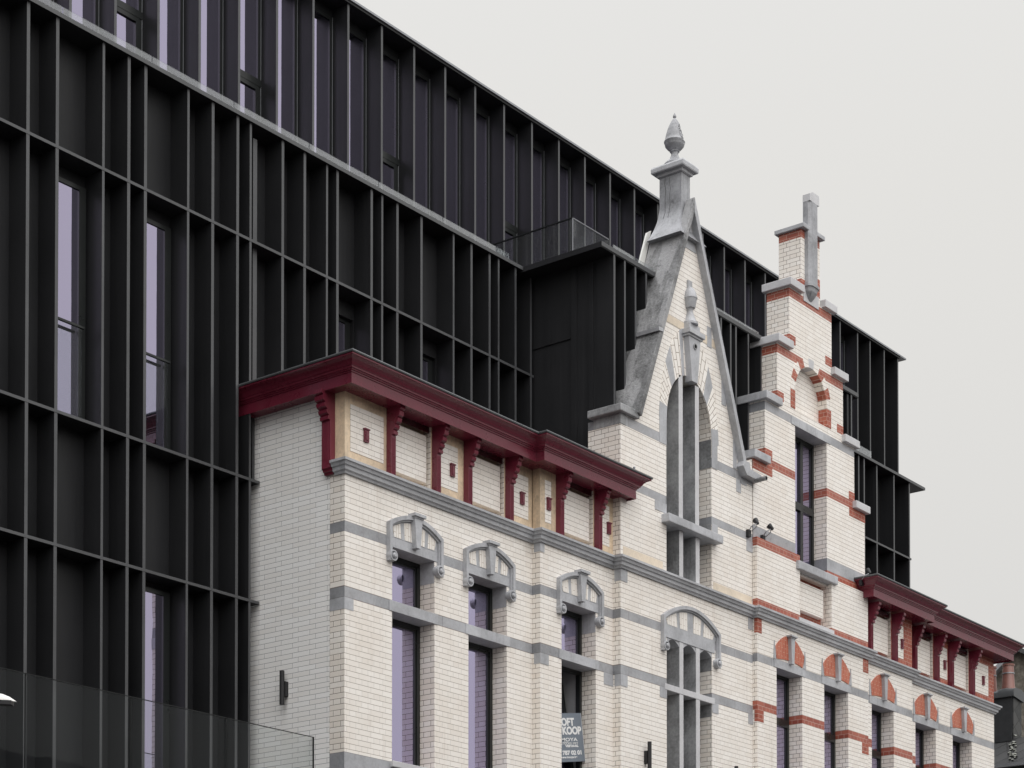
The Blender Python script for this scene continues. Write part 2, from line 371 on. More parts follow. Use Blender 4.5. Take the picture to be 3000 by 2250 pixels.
# ================================================================== HOUSE A (left townhouse)
XA0, x1, x2, x3 = 17.72, 21.38, 23.05, 26.55
HA = empty('townhouse', (22.1, 17, 0), 'cream glazed brick townhouse with bluestone bands, burgundy cornice and steep pointed gable', 'townhouse')
GX = 24.80
DEP = .55
def wall(name, mat, parent, outline, holes, Y, depth=DEP):
    return MB().prism(outline, Y, Y+depth, holes).build(name, mat, parent)
WA = [(18.573, 19.372, Y0), (20.043, 20.833, Y0), (21.853, 22.642, Y1)]
def winholes(a, b): return [rect(a, b, 8.085, 8.742), rect(a, b, 6.12, 7.957)]
wall('wall', 'brickA', HA, rect(XA0, x1, 0, 9.6), winholes(*WA[0][:2])+winholes(*WA[1][:2])+[rect(18.573, 19.372, 2.6, 5.2), rect(20.043, 20.833, 2.6, 5.2)], Y0, .236)
wall('wall', 'brickA', HA, rect(x1, x2, 0, 9.6), winholes(*WA[2][:2])+[rect(21.853, 22.642, 2.6, 5.2)], Y1)
# gable wall: three-light window below, lancet above
W4 = (24.197, 25.398)
lan = [(24.197, 9.62), (25.398, 9.62)]
def arc_int():
    pts = []
    # round-headed lancet, slightly pointed: half width .60, springs at 11.80
    for i in range(0, 19):
        t = pi*i/18; pts.append((GX-.003+.6*cos(t), 11.80+.80*sin(t)**.92 if 0 < t < pi else 11.80))
    return pts
lancet_hole = [(24.197, 9.62), (25.397, 9.62)] + arc_int()
outl = [(x2, 0), (x3, 0), (x3, 11.86), (26.17, 11.66), (GX, 14.99), (23.46, 11.70), (x2, 11.56)]
arch_w4 = []
for a, b in ((24.197, 24.522), (24.627, 24.959), (25.066, 25.398)): pass
wall('wall', 'brickA', HA, outl, [rect(24.197, 25.398, 8.012, 8.70), rect(24.197, 25.398, 6.12, 7.927), lancet_hole], Y2)
# party side wall in pale grey brick, old return of the front in cream
bx('side_wall', 'greybrick', HA, 17.727, 17.95, Y0+.236, 18.3, 0, 10.42)
# roof behind the cornice
bx('flat_roof', 'lead', HA, 17.75, 23.0, 16.5, 17.69, 10.43, 10.5)
# corner stone and ear stones
pr = .004
def ear(x0, x1_, z0, z1, Y): bx('stone_block', 'stone', HA, x0, x1_, Y-pr-.003, Y+.1, z0, z1)
bx('stone_block', 'stone', HA, XA0-.004, 17.875, Y0-pr, Y0+.236, 7.812, 7.953); ear(21.376, 21.56, 7.812, 7.953, Y1); ear(21.376, 21.376+.09, 9.3, 9.42, Y1)
ear(23.046, 23.21, 9.25, 9.42, Y2); ear(23.046, 23.21, 7.79, 7.953, Y2); ear(22.83, 23.05, 7.79, 7.953, Y1)
ear(24.02, 24.195, 7.80, 7.953, Y2); ear(25.40, 25.57, 7.80, 7.953, Y2); ear(26.42, 26.55, 9.24, 9.42, Y2); ear(26.42, 26.55, 7.80, 7.953, Y2)
ear(23.046, 23.17, 11.44, 11.56, Y2); ear(24.018, 24.195, 11.44, 11.86, Y2); ear(25.40, 25.555, 11.43, 11.86, Y2)
ear(23.9, 24.195, 10.45, 10.587, Y2); ear(25.40, 25.56, 10.45, 10.6, Y2); ear(26.38, 26.55, 10.42, 10.587, Y2); ear(26.2, 26.38, 11.4, 11.62, Y2)
ear(26.09, 26.22, 11.25, 11.44, Y2)
ear(26.0, 26.1, 11.58, 12.0, Y2); ear(25.68, 25.80, 12.45, 12.8, Y2); ear(25.28, 25.4, 13.2, 13.5, Y2)
# yellow sandstone blocks in gable
MB().prism([(24.05, 13.23), (24.09, 13.345), (25.51, 13.345), (25.55, 13.23)], Y2-pr, Y2+.05).build('yellow_stone_band', 'yellowpale', HA)
for a, b in ((23.11, 24.10), (25.44, 26.52)): bx('yellow_stone_band', 'yellowpale', HA, a, b, Y2-pr, Y2+.05, 9.60, 9.74)
# ---- windows with black frames
def window(parent, x0, x1_, z0, z1, Y, casement=False, mull=False, trans=None, glass='glassA'):
    yb = Y+.235; f = .055
    fr = MB()
    fr.prism(rect(x0-.02, x1_+.02, z0-.02, z1+.02), yb, yb+.07, [rect(x0+f, x1_-f, z0+f, z1-f)])
    fr.prism(rect(x0+f-.005, x1_-f+.005, z0+f-.005, z1-f+.005), yb+.015, yb+.055, [rect(x0+f+.03, x1_-f-.03, z0+f+.03, z1-f-.03)])
    if mull: xm = x0+.61; fr.box(xm-.04, xm+.04, yb-.004, yb+.06, z0, z1)
    if trans:
        for t in trans: fr.box(x0+.01, x1_-.01, yb-.006, yb+.065, t-.06, t+.06)
    fo = fr.build('window_frame', 'frame', parent)
    bx('pane', glass, fo, x0+f, x1_-f, yb+.03, yb+.036, z0+f, z1-f)
    return fo
for i, (a, b, Y) in enumerate(WA):
    window(HA, a, b, 8.085, 8.742, Y)
    if i != 2: window(HA, a, b, 6.12, 7.957, Y)
    window(HA, a, b, 2.6, 5.2, Y)
# third window: lower light stands open, sash tilted inwards
a, b, Y = WA[2]
yb = Y+.235
fo = MB().prism(rect(a-.02, b+.02, 6.10, 7.977), yb, yb+.07, [rect(a+.05, b-.05, 6.17, 7.907)]).build('window_frame', 'frame', HA)
sash = MB().prism(rect(a+.05, b-.05, 6.17, 7.9), 0, .06, [rect(a+.12, b-.12, 6.24, 7.83)])
sash.xform(Matrix.Translation((0, yb+.03, 6.17)) @ Matrix.Rotation(radians(-9), 4, 'X') @ Matrix.Translation((0, 0, -6.17)))
so_ = sash.build('sash', 'frame', fo)
ps = MB().box(a+.12, b-.12, .02, .03, 6.24, 7.83); ps.xform(Matrix.Translation((0, yb+.03, 6.17)) @ Matrix.Rotation(radians(-9), 4, 'X') @ Matrix.Translation((0, 0, -6.17)))
ps.build('pane', 'glassT', fo)
bx('inner_reveal', 'interior', HA, b-.03, b+.2, yb+.075, yb+.5, 6.1, 8.0)
# room boxes behind the openings so panes look into dark rooms
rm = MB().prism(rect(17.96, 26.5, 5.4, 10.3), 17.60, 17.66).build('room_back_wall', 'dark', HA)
# white sills
for a, b, Y in WA: bx('window_sill', 'stonelight', HA, a-.03, b+.03, Y-.05, Y+.235, 6.05, 6.123, bevel=.006)
# stone transom slabs and lintels, flush but slightly proud of the brick
for a, b, Y in WA:
    bx('stone_lintel', 'stone', HA, a-.06, b+.06, Y-.012, Y+.236, 7.953, 8.083, bevel=.004)
    bx('stone_lintel', 'stone', HA, a-.06, b+.06, Y-.010, Y+.236, 8.738, 8.858, bevel=.004)
    bx('reveal_stone', 'stone', HA, b-.004, b+.1, Y+.004, Y+.234, 8.47, 8.737)
# ---- W4: mullioned three-light stone window and lancet above, mullions are deep slabs
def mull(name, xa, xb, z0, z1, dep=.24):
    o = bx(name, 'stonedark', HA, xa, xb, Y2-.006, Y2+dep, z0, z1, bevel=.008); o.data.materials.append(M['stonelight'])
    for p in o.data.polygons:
        if p.normal.y < -.5: p.material_index = 1  # pale front, dark sides: the sides' shade is put into the colour
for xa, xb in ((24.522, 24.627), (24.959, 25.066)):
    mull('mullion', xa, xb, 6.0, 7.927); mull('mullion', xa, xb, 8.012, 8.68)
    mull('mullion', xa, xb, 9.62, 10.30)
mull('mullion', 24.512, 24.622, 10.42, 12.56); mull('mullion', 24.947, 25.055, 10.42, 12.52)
bx('blind_back', 'stonedark', HA, 24.15, 25.45, Y2+.241, Y2+.30, 5.8, 12.75)
bx('transom', 'stonelight', HA, 24.14, 25.46, Y2-.012, Y2+.24, 7.925, 8.014, bevel=.006)
# shallow-arched heads of the three lights
for xa, xb in ((24.197, 24.522), (24.627, 24.959), (25.066, 25.398)):
    n = 10; pts = [(xa, 8.72), (xb, 8.72)]
    for i in range(n+1):
        t = i/n; pts.append((xb+(xa-xb)*t, 8.60+.075*(1-(2*t-1)**2)))
    MB().prism(pts, Y2+.002, Y2+.24).build('light_head', 'stone', HA)
bx('stone_lintel', 'stone', HA, 24.05, 25.46, Y2-.012, Y2+.236, 8.68, 8.865, bevel=.004)
bx('sill_slab', 'stone', HA, 24.07, 25.52, Y2-.13, Y2+.24, 10.30, 10.42, bevel=.012)
bx('base_block', 'stonelight', HA, 24.075, 25.46, Y2-.02, Y2+.24, 9.50, 9.622, bevel=.004)
# ---- pointed arch ring round the lancet
def ring_pts(n=28):
    inn, out = [], []
    for i in range(n+1):
        t = i/n
        a = pi*t
        xi, zi = GX+.6*cos(a), 11.80+.80*max(0, sin(a))**.92
        # extrados: pointed
        u = 1-2*t   # 1 right .. -1 left
        xo = GX+.79*math.copysign(abs(cos(a))**.95, cos(a)) if abs(cos(a)) > 1e-6 else GX
        zo = 11.80+1.50*max(0, sin(a))**1.25
        inn.append((xi, zi)); out.append((xo, zo))
    return inn, out
inn, out = ring_pts()
def seg_plate(mb, i, j, inn, out, Y, pr_):
    mb.prism(out[i:j+1]+inn[i:j+1][::-1], Y-pr_, Y+.02)
def mat_radial(name, cx, cz):
    N = NT(name); g_ = N.pos(); S_ = N.n('ShaderNodeSeparateXYZ'); N.l(g_.outputs['Position'], S_.inputs[0])
    dx = N.math('SUBTRACT', S_.outputs[0], cx); dz = N.math('SUBTRACT', S_.outputs[2], cz)
    an = N.math('ARCTAN2', dz, dx); rr = N.math('SQRT', N.math('ADD', N.math('MULTIPLY', dx, dx), N.math('MULTIPLY', dz, dz)))
    cb = N.n('ShaderNodeCombineXYZ'); N.l(rr, cb.inputs[0]); N.l(N.math('MULTIPLY', an, .9), cb.inputs[1])
    b = brick_node(N, cb.outputs[0], CREAM1, CREAM2, MORT, .2, .0667, .004, .5, 1)
    N.principled(b.outputs[0], .4, .4, normal=N.bump(N.math('SUBTRACT', 1., b.outputs['Fac']), .4, .006)); return N.m
M['radA'] = mat_radial('cream_voussoirs', GX, 11.6)
stoneseg = [(0, 2), (6, 8), (11, 12), (16, 17), (20, 22), (26, 28)]
k = 0; cuts = sorted(set([0, 28]+[c for s_ in stoneseg for c in s_]))
for i, j in zip(cuts, cuts[1:]):
    st_ = (i, j) in stoneseg; mb_ = MB(); seg_plate(mb_, i, j, inn, out, Y2, .006)
    mb_.build('arch_stone' if st_ else 'arch_brick', 'stone' if st_ else 'radA', HA)
# ---- gable keystone with ball ornament
ks = MB()
ks.prism([(GX-.075, 12.50), (GX+.075, 12.50), (GX+.155, 13.14), (GX-.155, 13.14)], Y2-.10, Y2+.02)
ks.box(GX-.185, GX+.185, Y2-.12, Y2+.02, 13.14, 13.17); ks.box(GX-.205, GX+.205, Y2-.15, Y2+.02, 13.17, 13.24)
ks.box(GX-.14, GX+.14, Y2-.10, Y2+.02, 13.24, 13.34)
ko = ks.build('keystone', 'stone', HA, bevel=.006)
MB().lathe([(.001, 0), (.12, 0), (.12, .03), (.09, .06), (.055, .16), (.04, .21), (.05, .24), (.075, .25), (.088, .31), (.102, .38), (.109, .385), (.109, .40), (.102, .405), (.09, .47), (.06, .53), (.025, .56), (.001, .57)], (GX-.02, Y2-.03, 13.34), 24).build('ball_ornament', 'stone', ko, smooth=True)
bx('back_slab', 'stone', ko, GX-.06, GX+.04, Y2-.03, Y2+.01, 13.34, 14.0)
MB().lathe([(.03, 0), (.03, .015), (.045, .015), (.045, 0)], (GX+.0, Y2-.115, 13.02), 16, 'y').build('carved_ring', 'stonedark', ko)
# ---- coping of the pointed gable
CYF, CYB = Y2-.105, Y2+.52
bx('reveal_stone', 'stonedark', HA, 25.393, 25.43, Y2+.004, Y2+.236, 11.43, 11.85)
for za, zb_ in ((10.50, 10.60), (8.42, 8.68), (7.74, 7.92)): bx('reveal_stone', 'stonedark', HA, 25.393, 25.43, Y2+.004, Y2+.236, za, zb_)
def coping(side):
    s_ = side
    m = MB()
    # slab along the slope
    a = Vector((s_*1.37, 11.62)); b = Vector((0, 14.99)); d = (b-a).normalized(); nrm = Vector((s_*abs(d.y), abs(d.x)))
    t = .085
    p = [a, b, b+Vector((0, t*math.hypot(1, 2.45)/1.0)), a+nrm*t]
    # full depth up to the pedestal, only a front leaf above it
    zc = 14.60
    def cut(poly, zlo, zhi):
        out_ = []
        for k_ in range(len(poly)):
            A_, B_ = poly[k_], poly[(k_+1) % len(poly)]
            for c_, keep in ((zlo, None),): pass
            out_.append((A_, B_))
        return out_
    lo_a = a; f_ = (zc-a.y)/(b.y-a.y); mid = a+(b-a)*f_
    up = Vector((0, t*math.hypot(1, 2.45)))
    m.prism([(GX+q.x, q.y) for q in (a, mid, mid+up, a+nrm*t)], CYF, CYB)
    m.prism([(GX+q.x, q.y) for q in (mid, b, b+up, mid+up)], CYF, Y2+.05)
    return m
cpL = coping(-1).build('gable_coping', M['coping'], HA, bevel=.01)
tag(cpL, 'weathered dark left slope of the gable coping')
cpR = coping(1).build('gable_coping', M['stone'], HA, bevel=.01)
# projecting joint ribs on the left coping
rb = MB()
for z in (12.97,):
    xx = GX-(14.99-z)/2.45
    rb.prism([(xx-.13, z-.01), (xx-.02, z+.0), (xx-.03, z+.05), (xx-.14, z+.04)], CYF-.012, CYB+.004)
rb.build('coping_joint', 'stone', cpL)
fl_ = [P(x_, y_, 1, Y2+.53) for x_, y_ in ((1896, 682), (1908, 676), (1876, 838), (1857, 838))]
MB().prism([(float(q_[0]), float(q_[2])) for q_ in fl_], Y2+.53, Y2+.56).build('back_flashing', 'white', HA)
# right foot of coping: kicked block with outlet pipe
ft = MB().prism([(26.13, 11.70), (26.27, 11.71), (26.31, 11.62), (26.62, 11.60), (26.62, 11.50), (26.2, 11.50), (26.09, 11.62)], CYF-.02, Y2+.1).build('coping_foot', 'stone', cpR, bevel=.006)
MB().lathe([(.035, 0), (.035, .2), (.028, .2), (.028, .0)], (26.50, Y2-.28, 11.50), 14, 'y').build('outlet_pipe', 'stonedark', cpR, smooth=True)
# left kneeler
kn = MB().box(22.955, 23.42, Y2-.075, Y2+.5, 11.585, 11.69).build('kneeler_cap', 'stonedark', HA, bevel=.014)
bx('kneeler_block', 'stonedark', HA, x2-.006, 23.17, Y2-.008, Y2+.45, 11.44, 11.585)
# ---- pedestal and finial on top
PX0, PX1, PYF, PYB = 24.70, 24.93, 16.10, 16.48
def taper(mb, rings):
    rr = [mb.verts([(x0, y0, z), (x1_, y0, z), (x1_, y1_, z), (x0, y1_, z)]) for x0, x1_, y0, y1_, z in rings]
    for a_, b_ in zip(rr, rr[1:]):
        for i in range(4): mb.bm.faces.new([a_[i], a_[(i+1) % 4], b_[(i+1) % 4], b_[i]])
    mb.bm.faces.new(rr[0]); mb.bm.faces.new(rr[-1])
ped = MB(); rings = []
for i in range(15):
    t = i/14; z = 14.60+t*.62; fl = (1-t)**2.0
    rings.append((PX0-.255*fl, PX1+.21*fl, PYF-.15*fl**1.5, PYB+.06*fl, z))
rings += [(PX0, PX1, PYF, PYB, 15.66)]
taper(ped, rings)
ped.build('finial_pedestal', 'stonestain', HA, smooth=True)
for yc_, w_s in ((16.30, .003), (16.38, .004)):
    MB().tube([(24.700-.255*max(0, 1-(z_-14.60)/.62)**2+.001, yc_+.012*sin(z_*23+yc_*9), z_) for z_ in (15.58, 15.50, 15.40, 15.30, 15.18, 15.06, 14.96)], w_s, 6).build('crack', 'frame', HA)
cp = MB(); cx_, cy_ = (PX0+PX1)/2, (PYF+PYB)/2
def rg_(d, z): return (PX0-d, PX1+d, PYF-d, PYB+d, z)
taper(cp, [rg_(.012, 15.60), rg_(.03, 15.61), rg_(.035, 15.65), rg_(.085, 15.655), rg_(.092, 15.67), rg_(.092, 15.725), rg_(.08, 15.75), rg_(.02, 15.775)])
cp.build('pedestal_cap', 'stone', HA)
fz = 15.77
prof = [(.001, 0), (.165, 0), (.165, .035), (.15, .05), (.13, .075), (.085, .13), (.058, .19), (.053, .235), (.058, .25), (.075, .26), (.07, .275), (.11, .31), (.145, .355), (.156, .40), (.163, .415), (.167, .432), (.162, .447), (.156, .455), (.15, .50), (.14, .57), (.118, .66), (.088, .75), (.05, .83), (.022, .875), (.015, .885), (.028, .895), (.03, .915), (.012, .96), (.001, .985)]
seg_p = []
for (r, h), (r2, h2) in zip(prof, prof[1:]):
    k_ = 3 if h2-h > .045 else 1
    for q_ in range(k_): seg_p.append((r+(r2-r)*q_/k_, h+(h2-h)*q_/k_))
seg_p.append(prof[-1])
fin_ = MB().lathe([(r*float(np.interp(h, (0, .40, .60, 1), (.95, .95, .90, .86))), float(np.interp(h, (0, .25, .435, .985), (0, .205, .365, .80)))) for r, h in seg_p], (cx_, cy_, fz), 56)
for v in fin_.bm.verts:    # broken patch on the side towards the street
    dx_, dz_ = (v.co.x-cx_-.03)/.085, (v.co.z-(fz+.46))/.14
    if v.co.y < cy_ and dx_*dx_+dz_*dz_ < 1: v.co.y += .02+random.uniform(-.014, .014); v.co.x += random.uniform(-.012, .008)
fin_.build('urn_finial', 'stonestain', HA, smooth=True)
MB().prism([(GX-.19, 14.47), (GX+.19, 14.47), (GX, 14.95)], Y2-.008, Y2+.03).build('apex_stone', 'stone', HA)
# ---- string course
def string(parent, path, mat='stone'):
    prof = [(-.05, 9.42), (.03, 9.42), (.035, 9.445), (.06, 9.455), (.065, 9.50), (.085, 9.505), (.095, 9.54), (.115, 9.545), (.115, 9.575), (.10, 9.582), (-.05, 9.60)]
    return MB().sweep(prof, path).build('string_course', mat, parent)
string(HA, [(XA0, Y0+.14), (XA0, Y0), (x1, Y0), (x1, Y1), (x2, Y1), (x2, Y2), (26.53, Y2)])
# ---- attic, corbels, cornice
def attic(parent, xs, xe, Y, piers, recs, frame, tile, ends=True):
    """piers: (x0,x1, tile x0,x1, ornament x centre) ; recs: (x0,x1)"""
    m = MB(); m.box(xs+.03, xe, Y+.125, Y+.5, 9.6, 10.47); m.build('attic_wall', frame, parent)
    for p in piers:
        po_ = MB().box(p[0], p[1], Y, Y+(.236 if p[0] == XA0 else .124), 9.6, 10.47).build('attic_pier', frame, parent)
        if p[0] > xs+.01: bx('pier_return', tile, po_, p[0]-.004, p[0]+.002, Y+.003, Y+.124, 9.6, 10.46)
        bx('tile_panel', tile, po_, p[2], p[3], Y-.006, Y+.05, 9.715, 10.275)
        if len(p) > 4 and p[4]:
            for xc in p[4]:
                o1 = MB().box(xc-.038, xc+.038, Y-.032, Y, 9.885, 10.035); o1.box(xc-.046, xc+.046, Y-.042, Y, 10.03, 10.046); o1.box(xc-.022, xc+.022, Y-.04, Y-.03, 9.905, 10.015)
                o1.build('wall_ornament', 'burgundy', po_)
    for r0, r1 in recs:
        pn = bx('tile_panel', tile, parent, r0+.10, r1-.045, Y+.035, Y+.13, 9.70, 10.29)
        bx('panel_lip', 'soffit', pn, r0, r1, Y+.02, Y+.125, 10.33, 10.41)
def corbel(parent, x, Y, axis='x'):
    zb = 9.505 if axis == 'x' else 9.44
    prof = [(0, zb), (.035, zb), (.045, zb+.025), (.062, zb+.03), (.066, zb+.05), (.085, zb+.065), (.085, 10.07), (.115, 10.075), (.12, 10.11), (.105, 10.125), (.14, 10.145), (.15, 10.18), (.13, 10.19), (.175, 10.215), (.185, 10.255), (.165, 10.265), (.205, 10.285), (.215, 10.33), (.20, 10.345), (.235, 10.36), (.235, 10.405), (0, 10.405)]
    m = MB()
    if axis == 'x':
        m.prism([(Y-o, z) for o, z in prof], x, x+.08, axis='x')
        for i in range(3): m.box(x+.016+i*.021, x+.023+i*.021, Y-.091, Y-.084, 9.6, 10.04)
    else:
        m.prism([(x-o, z) for o, z in prof], Y, Y+.14, axis='y')
        for i in range(3): m.box(x-.091, x-.084, Y+.03+i*.035, Y+.04+i*.035, 9.6, 10.05)
    return m.build('corbel', 'burgundy', parent, bevel=.003)
# house A attic bays
Xc = [PX(1150, 1395, Y0-.1), PX(1283, 1430, Y0-.1), PX(1375.6, 1440, Y0-.1), PX(1497.6, 1480, Y0-.1), PX(1646, 1560, Y1-.1), PX(1758, 1600, Y1-.1)]
attic(HA, XA0, x1, Y0, [(XA0, Xc[0]+.09, 17.812, 18.408, (18.08,)), (Xc[1]-.02, Xc[2]+.09, Xc[1]+.10, Xc[2]-.12, (19.70,)), (Xc[3]-.02, x1, Xc[3]+.11, x1-.09, (PX(1527, 1458, Y0),))],
      [(Xc[0]+.09, Xc[1]-.02), (Xc[2]+.09, Xc[3]-.02)], 'yellow', 'cream')
attic(HA, x1, x2, Y1, [(x1, Xc[4]+.09, x1+.10, Xc[4]-.11, (PX(1605, 1480, Y1),)), (Xc[5]-.02, x2, Xc[5]+.10, x2-.09, (PX(1781, 1547, Y1),))],
      [(Xc[4]+.09, Xc[5]-.02)], 'yellow', 'cream')
for i, x in enumerate(Xc): corbel(HA, x, Y0 if i < 4 else Y1)
corbel(HA, XA0, Y0+.155, 'y')
def cornice(parent, path, z0, gut=True):
    prof = [(-.15, z0+.02), (.272, z0+.02), (.272, z0), (.285, z0), (.285, z0+.122), (.297, z0+.128), (.299, z0+.142), (.312, z0+.145), (.315, z0+.158), (.33, z0+.163), (.333, z0+.18), (.345, z0+.19), (.36, z0+.215), (.385, z0+.24), (.42, z0+.258), (.44, z0+.265), (.44, z0+.285), (-.15, z0+.285)]
    co = MB().sweep(prof, path).build('cornice', 'burgundy', parent)
    MB().sweep([(.30, z0+.286), (.452, z0+.286), (.457, z0+.30), (.45, z0+.315), (.30, z0+.315)], path).build('gutter', 'lead', co)
    return co
xe = 23.2-.28
coA = cornice(HA, [(XA0+.09, 18.2), (XA0+.09, Y0), (x1, Y0), (x1, Y1), (xe, Y1), (xe, Y1+.1)], 10.385)
q = P(1858, 1378, 1, Y2-.25)
MB().lathe([(.001, 0), (.02, 0), (.024, .03), (.012, .05), (.018, .09), (.001, .11)], (q[0], q[1], q[2]-.05), 10).build('gutter_clip', 'zinc', coA)
# ---- hood moulds with scroll ends and keystones over the three windows
def hood(parent, xc, Y, half=.505, key=True, ztop=9.185, zsh=9.025, zleg=8.55):
    w = .044; n = 18
    def arc(h, zt, zs): return [(xc+h*(1-2*i/n), zs+(zt-zs)*(1-(abs(1-2*i/n))**2.0)) for i in range(n+1)]
    o = arc(half, ztop, zsh); i_ = arc(half-w, ztop-w*1.1, zsh-w*.75)
    outer = [(xc+half, zleg)]+o+[(xc-half, zleg)]
    inner = [(xc-half+w, zleg)]+i_[::-1]+[(xc+half-w, zleg)]
    m = MB().prism(outer+inner, Y-.062, Y+.01)
    o2 = arc(half-w+.001, ztop-w*1.1, zsh-w*.75); i2 = arc(half-w-.018, ztop-w*1.1-.02, zsh-w*.75-.016)
    m.prism([(xc+half-w+.001, zleg+.08)]+o2+[(xc-half+w-.001, zleg+.08)]+[(xc-half+w+.018, zleg+.08)]+i2[::-1]+[(xc+half-w-.018, zleg+.08)], Y-.036, Y+.01)
    ho = m.build('hood_mould', 'stone', parent)
    for s_ in (-1, 1):
        cx = xc+s_*(half-.062)
        MB().lathe([(.001, -.03), (.022, -.03), (.032, -.015), (.03, .0), (.034, .02), (.05, .02), (.052, -.005), (.066, -.005), (.07, .005), (.07, .08), (.001, .08)], (cx, Y-.07, zleg+.065), 22, 'y').build('scroll', 'stone', ho, smooth=True)
    base = 8.86; hi = half-w
    ti = i_
    MB().prism([(xc+hi, base)]+ti+[(xc-hi, base)], Y-.010, Y+.01).build('tympanum', 'stone', ho)
    zt0, zs0 = ztop-w*1.1-.038, zsh-w*.75-.035
    def zt(x): return zs0+(zt0-zs0)*(1-abs((x-xc)/hi)**2.0)
    bays = [(-.405, -.265), (-.195, -.03), (.055, .205), (.27, .41)] if key else [(-.64, -.37), (-.29, -.085), (.085, .29), (.37, .64)]
    for a_, b_ in bays:
        lean = lambda v: v*.93
        a1, b1 = xc+a_, xc+b_
        ds = [i/5 for i in range(6)]
        MB().prism([(xc+lean(a_), base+.008), (xc+lean(b_), base+.008)]+[(b1+(a1-b1)*d, zt(b1+(a1-b1)*d)) for d in ds], Y-.014, Y).build('tile_infill', 'vert', ho)
    if key:
        kk = MB().prism([(xc-.038, 8.795), (xc+.038, 8.795), (xc+.074, 9.165), (xc-.074, 9.165)], Y-.085, Y)
        kk.box(xc-.085, xc+.085, Y-.095, Y, 9.16, 9.18); kk.box(xc-.105, xc+.105, Y-.12, Y, 9.178, 9.215)
        kk.build('keystone', 'stone', ho, bevel=.003)
    return ho
def mat_vert():
    N = NT('vertical_cream_tiles'); g_ = N.pos(); S_ = N.n('ShaderNodeSeparateXYZ'); N.l(g_.outputs['Position'], S_.inputs[0])
    cb = N.n('ShaderNodeCombineXYZ'); N.l(S_.outputs[2], cb.inputs[0]); N.l(S_.outputs[0], cb.inputs[1])
    b = brick_node(N, cb.outputs[0], CREAM1, CREAM2, (.45, .38, .3), .19, .045, .003, .5, 1)
    N.principled(b.outputs[0], .4, .4, normal=N.bump(N.math('SUBTRACT', 1., b.outputs['Fac']), .4, .006)); return N.m
M['vert'] = mat_vert()
def mat_tred():
    N = NT('standing_red_bricks'); g_ = N.pos(); S_ = N.n('ShaderNodeSeparateXYZ'); N.l(g_.outputs['Position'], S_.inputs[0])
    cb = N.n('ShaderNodeCombineXYZ'); N.l(S_.outputs[2], cb.inputs[0]); N.l(S_.outputs[0], cb.inputs[1])
    b = brick_node(N, cb.outputs[0], (.42, .10, .055), (.52, .15, .085), (.62, .38, .3), .13, .05, .0035, .5, 1)
    dd = N.noise(g_.outputs['Position'], 9, 4, .6)
    N.principled(N.mix(N.rng(dd, .5, .8, 0, .4), b.outputs[0], (.55, .3, .22, 1)), .55, .3, normal=N.bump(N.math('SUBTRACT', 1., b.outputs['Fac']), .5, .008)); return N.m
M['tred'] = mat_tred()
for a, b, Y in WA: hood(HA, (a+b)/2, Y)
hood(HA, GX, Y2, .755, False, 9.22, 8.97, 8.47)

# ================================================================== HOUSE B (right townhouse)
x4, x5, xEnd = 30.08, 31.85, 35.42
HB = empty('townhouse', (31, 17, 0), 'cream brick townhouse with red brick bands, stepped gable and burgundy cornice at its right', 'townhouse')
WB = [(27.121, 27.906, Y3), (28.605, 29.395, Y3), (30.377, 31.163, Y4), (32.215, 33.003, Y5), (33.677, 34.466, Y5)]
def hb(a, b): return [rect(a, b, 5.9, 8.79), rect(a, b, 2.6, 5.2)]
wall('wall', 'brickB', HB, rect(x3, x4, 0, 9.6), hb(*WB[0][:2])+hb(*WB[1][:2]), Y3)
wall('wall', 'brickB', HB, rect(x4, x5, 0, 9.6), hb(*WB[2][:2]), Y4)
wall('wall', 'brickB', HB, rect(x5, xEnd, 0, 9.6), hb(*WB[3][:2])+hb(*WB[4][:2]), Y5)
bx('back_wall', 'greybrick', HB, xEnd-.35, xEnd, Y5+.56, 17.6, 0, 10.4)
for a, b, Y in WB:
    window(HB, a, b, 5.9, 8.79, Y, trans=(8.03,))
    window(HB, a, b, 2.6, 5.2, Y)
for a, b, Y in WB: bx('stone_lintel', 'stone', HB, a-.08, b+.08, Y-.010, Y+.236, 8.765, 8.892, bevel=.004)
# stepped gable
BX = 28.355
st = [(26.576, 11.88), (26.932, 12.88), (27.306, 13.88), (27.68, 14.88), (28.06, 15.93)]
left = [(x3+.02, 9.6)]
pL = [(26.576, 9.6)]
for i, (x, z) in enumerate(st): pL += [(x, z if i == 0 else z)] if False else []
poly = [(26.576, 9.6)]
for i, (x, z) in enumerate(st):
    poly.append((x, z))
    if i < 4: poly.append((st[i+1][0], z))
right = [(2*BX-x, z) for x, z in poly]
outline = poly + right[::-1]
nich = [(BX+.53, 12.98)] + [(BX+.53*cos(pi*i/16), 13.28+.53*sin(pi*i/16)) for i in range(17)] + [(BX-.53, 12.98)]
# fix: upper body back of each cap joins to the next step
WG = (27.849, 28.858)
wall('gable_wall', 'brickG', HB, outline, [rect(*WG, 10.56, 12.73), rect(*WG, 9.62, 10.40), nich], Y2, .40)
bx('panel_back', 'red', HB, WG[0]-.05, WG[1]+.05, Y2+.12, Y2+.3, 9.6, 10.42)
bx('tile_panel', 'cream', HB, WG[0]+.03, WG[1]-.09, Y2+.02, Y2+.118, 9.86, 10.31)
bx('niche_back', 'cream', HB, BX-.55, BX+.55, Y2+.15, Y2+.35, 12.95, 13.85)
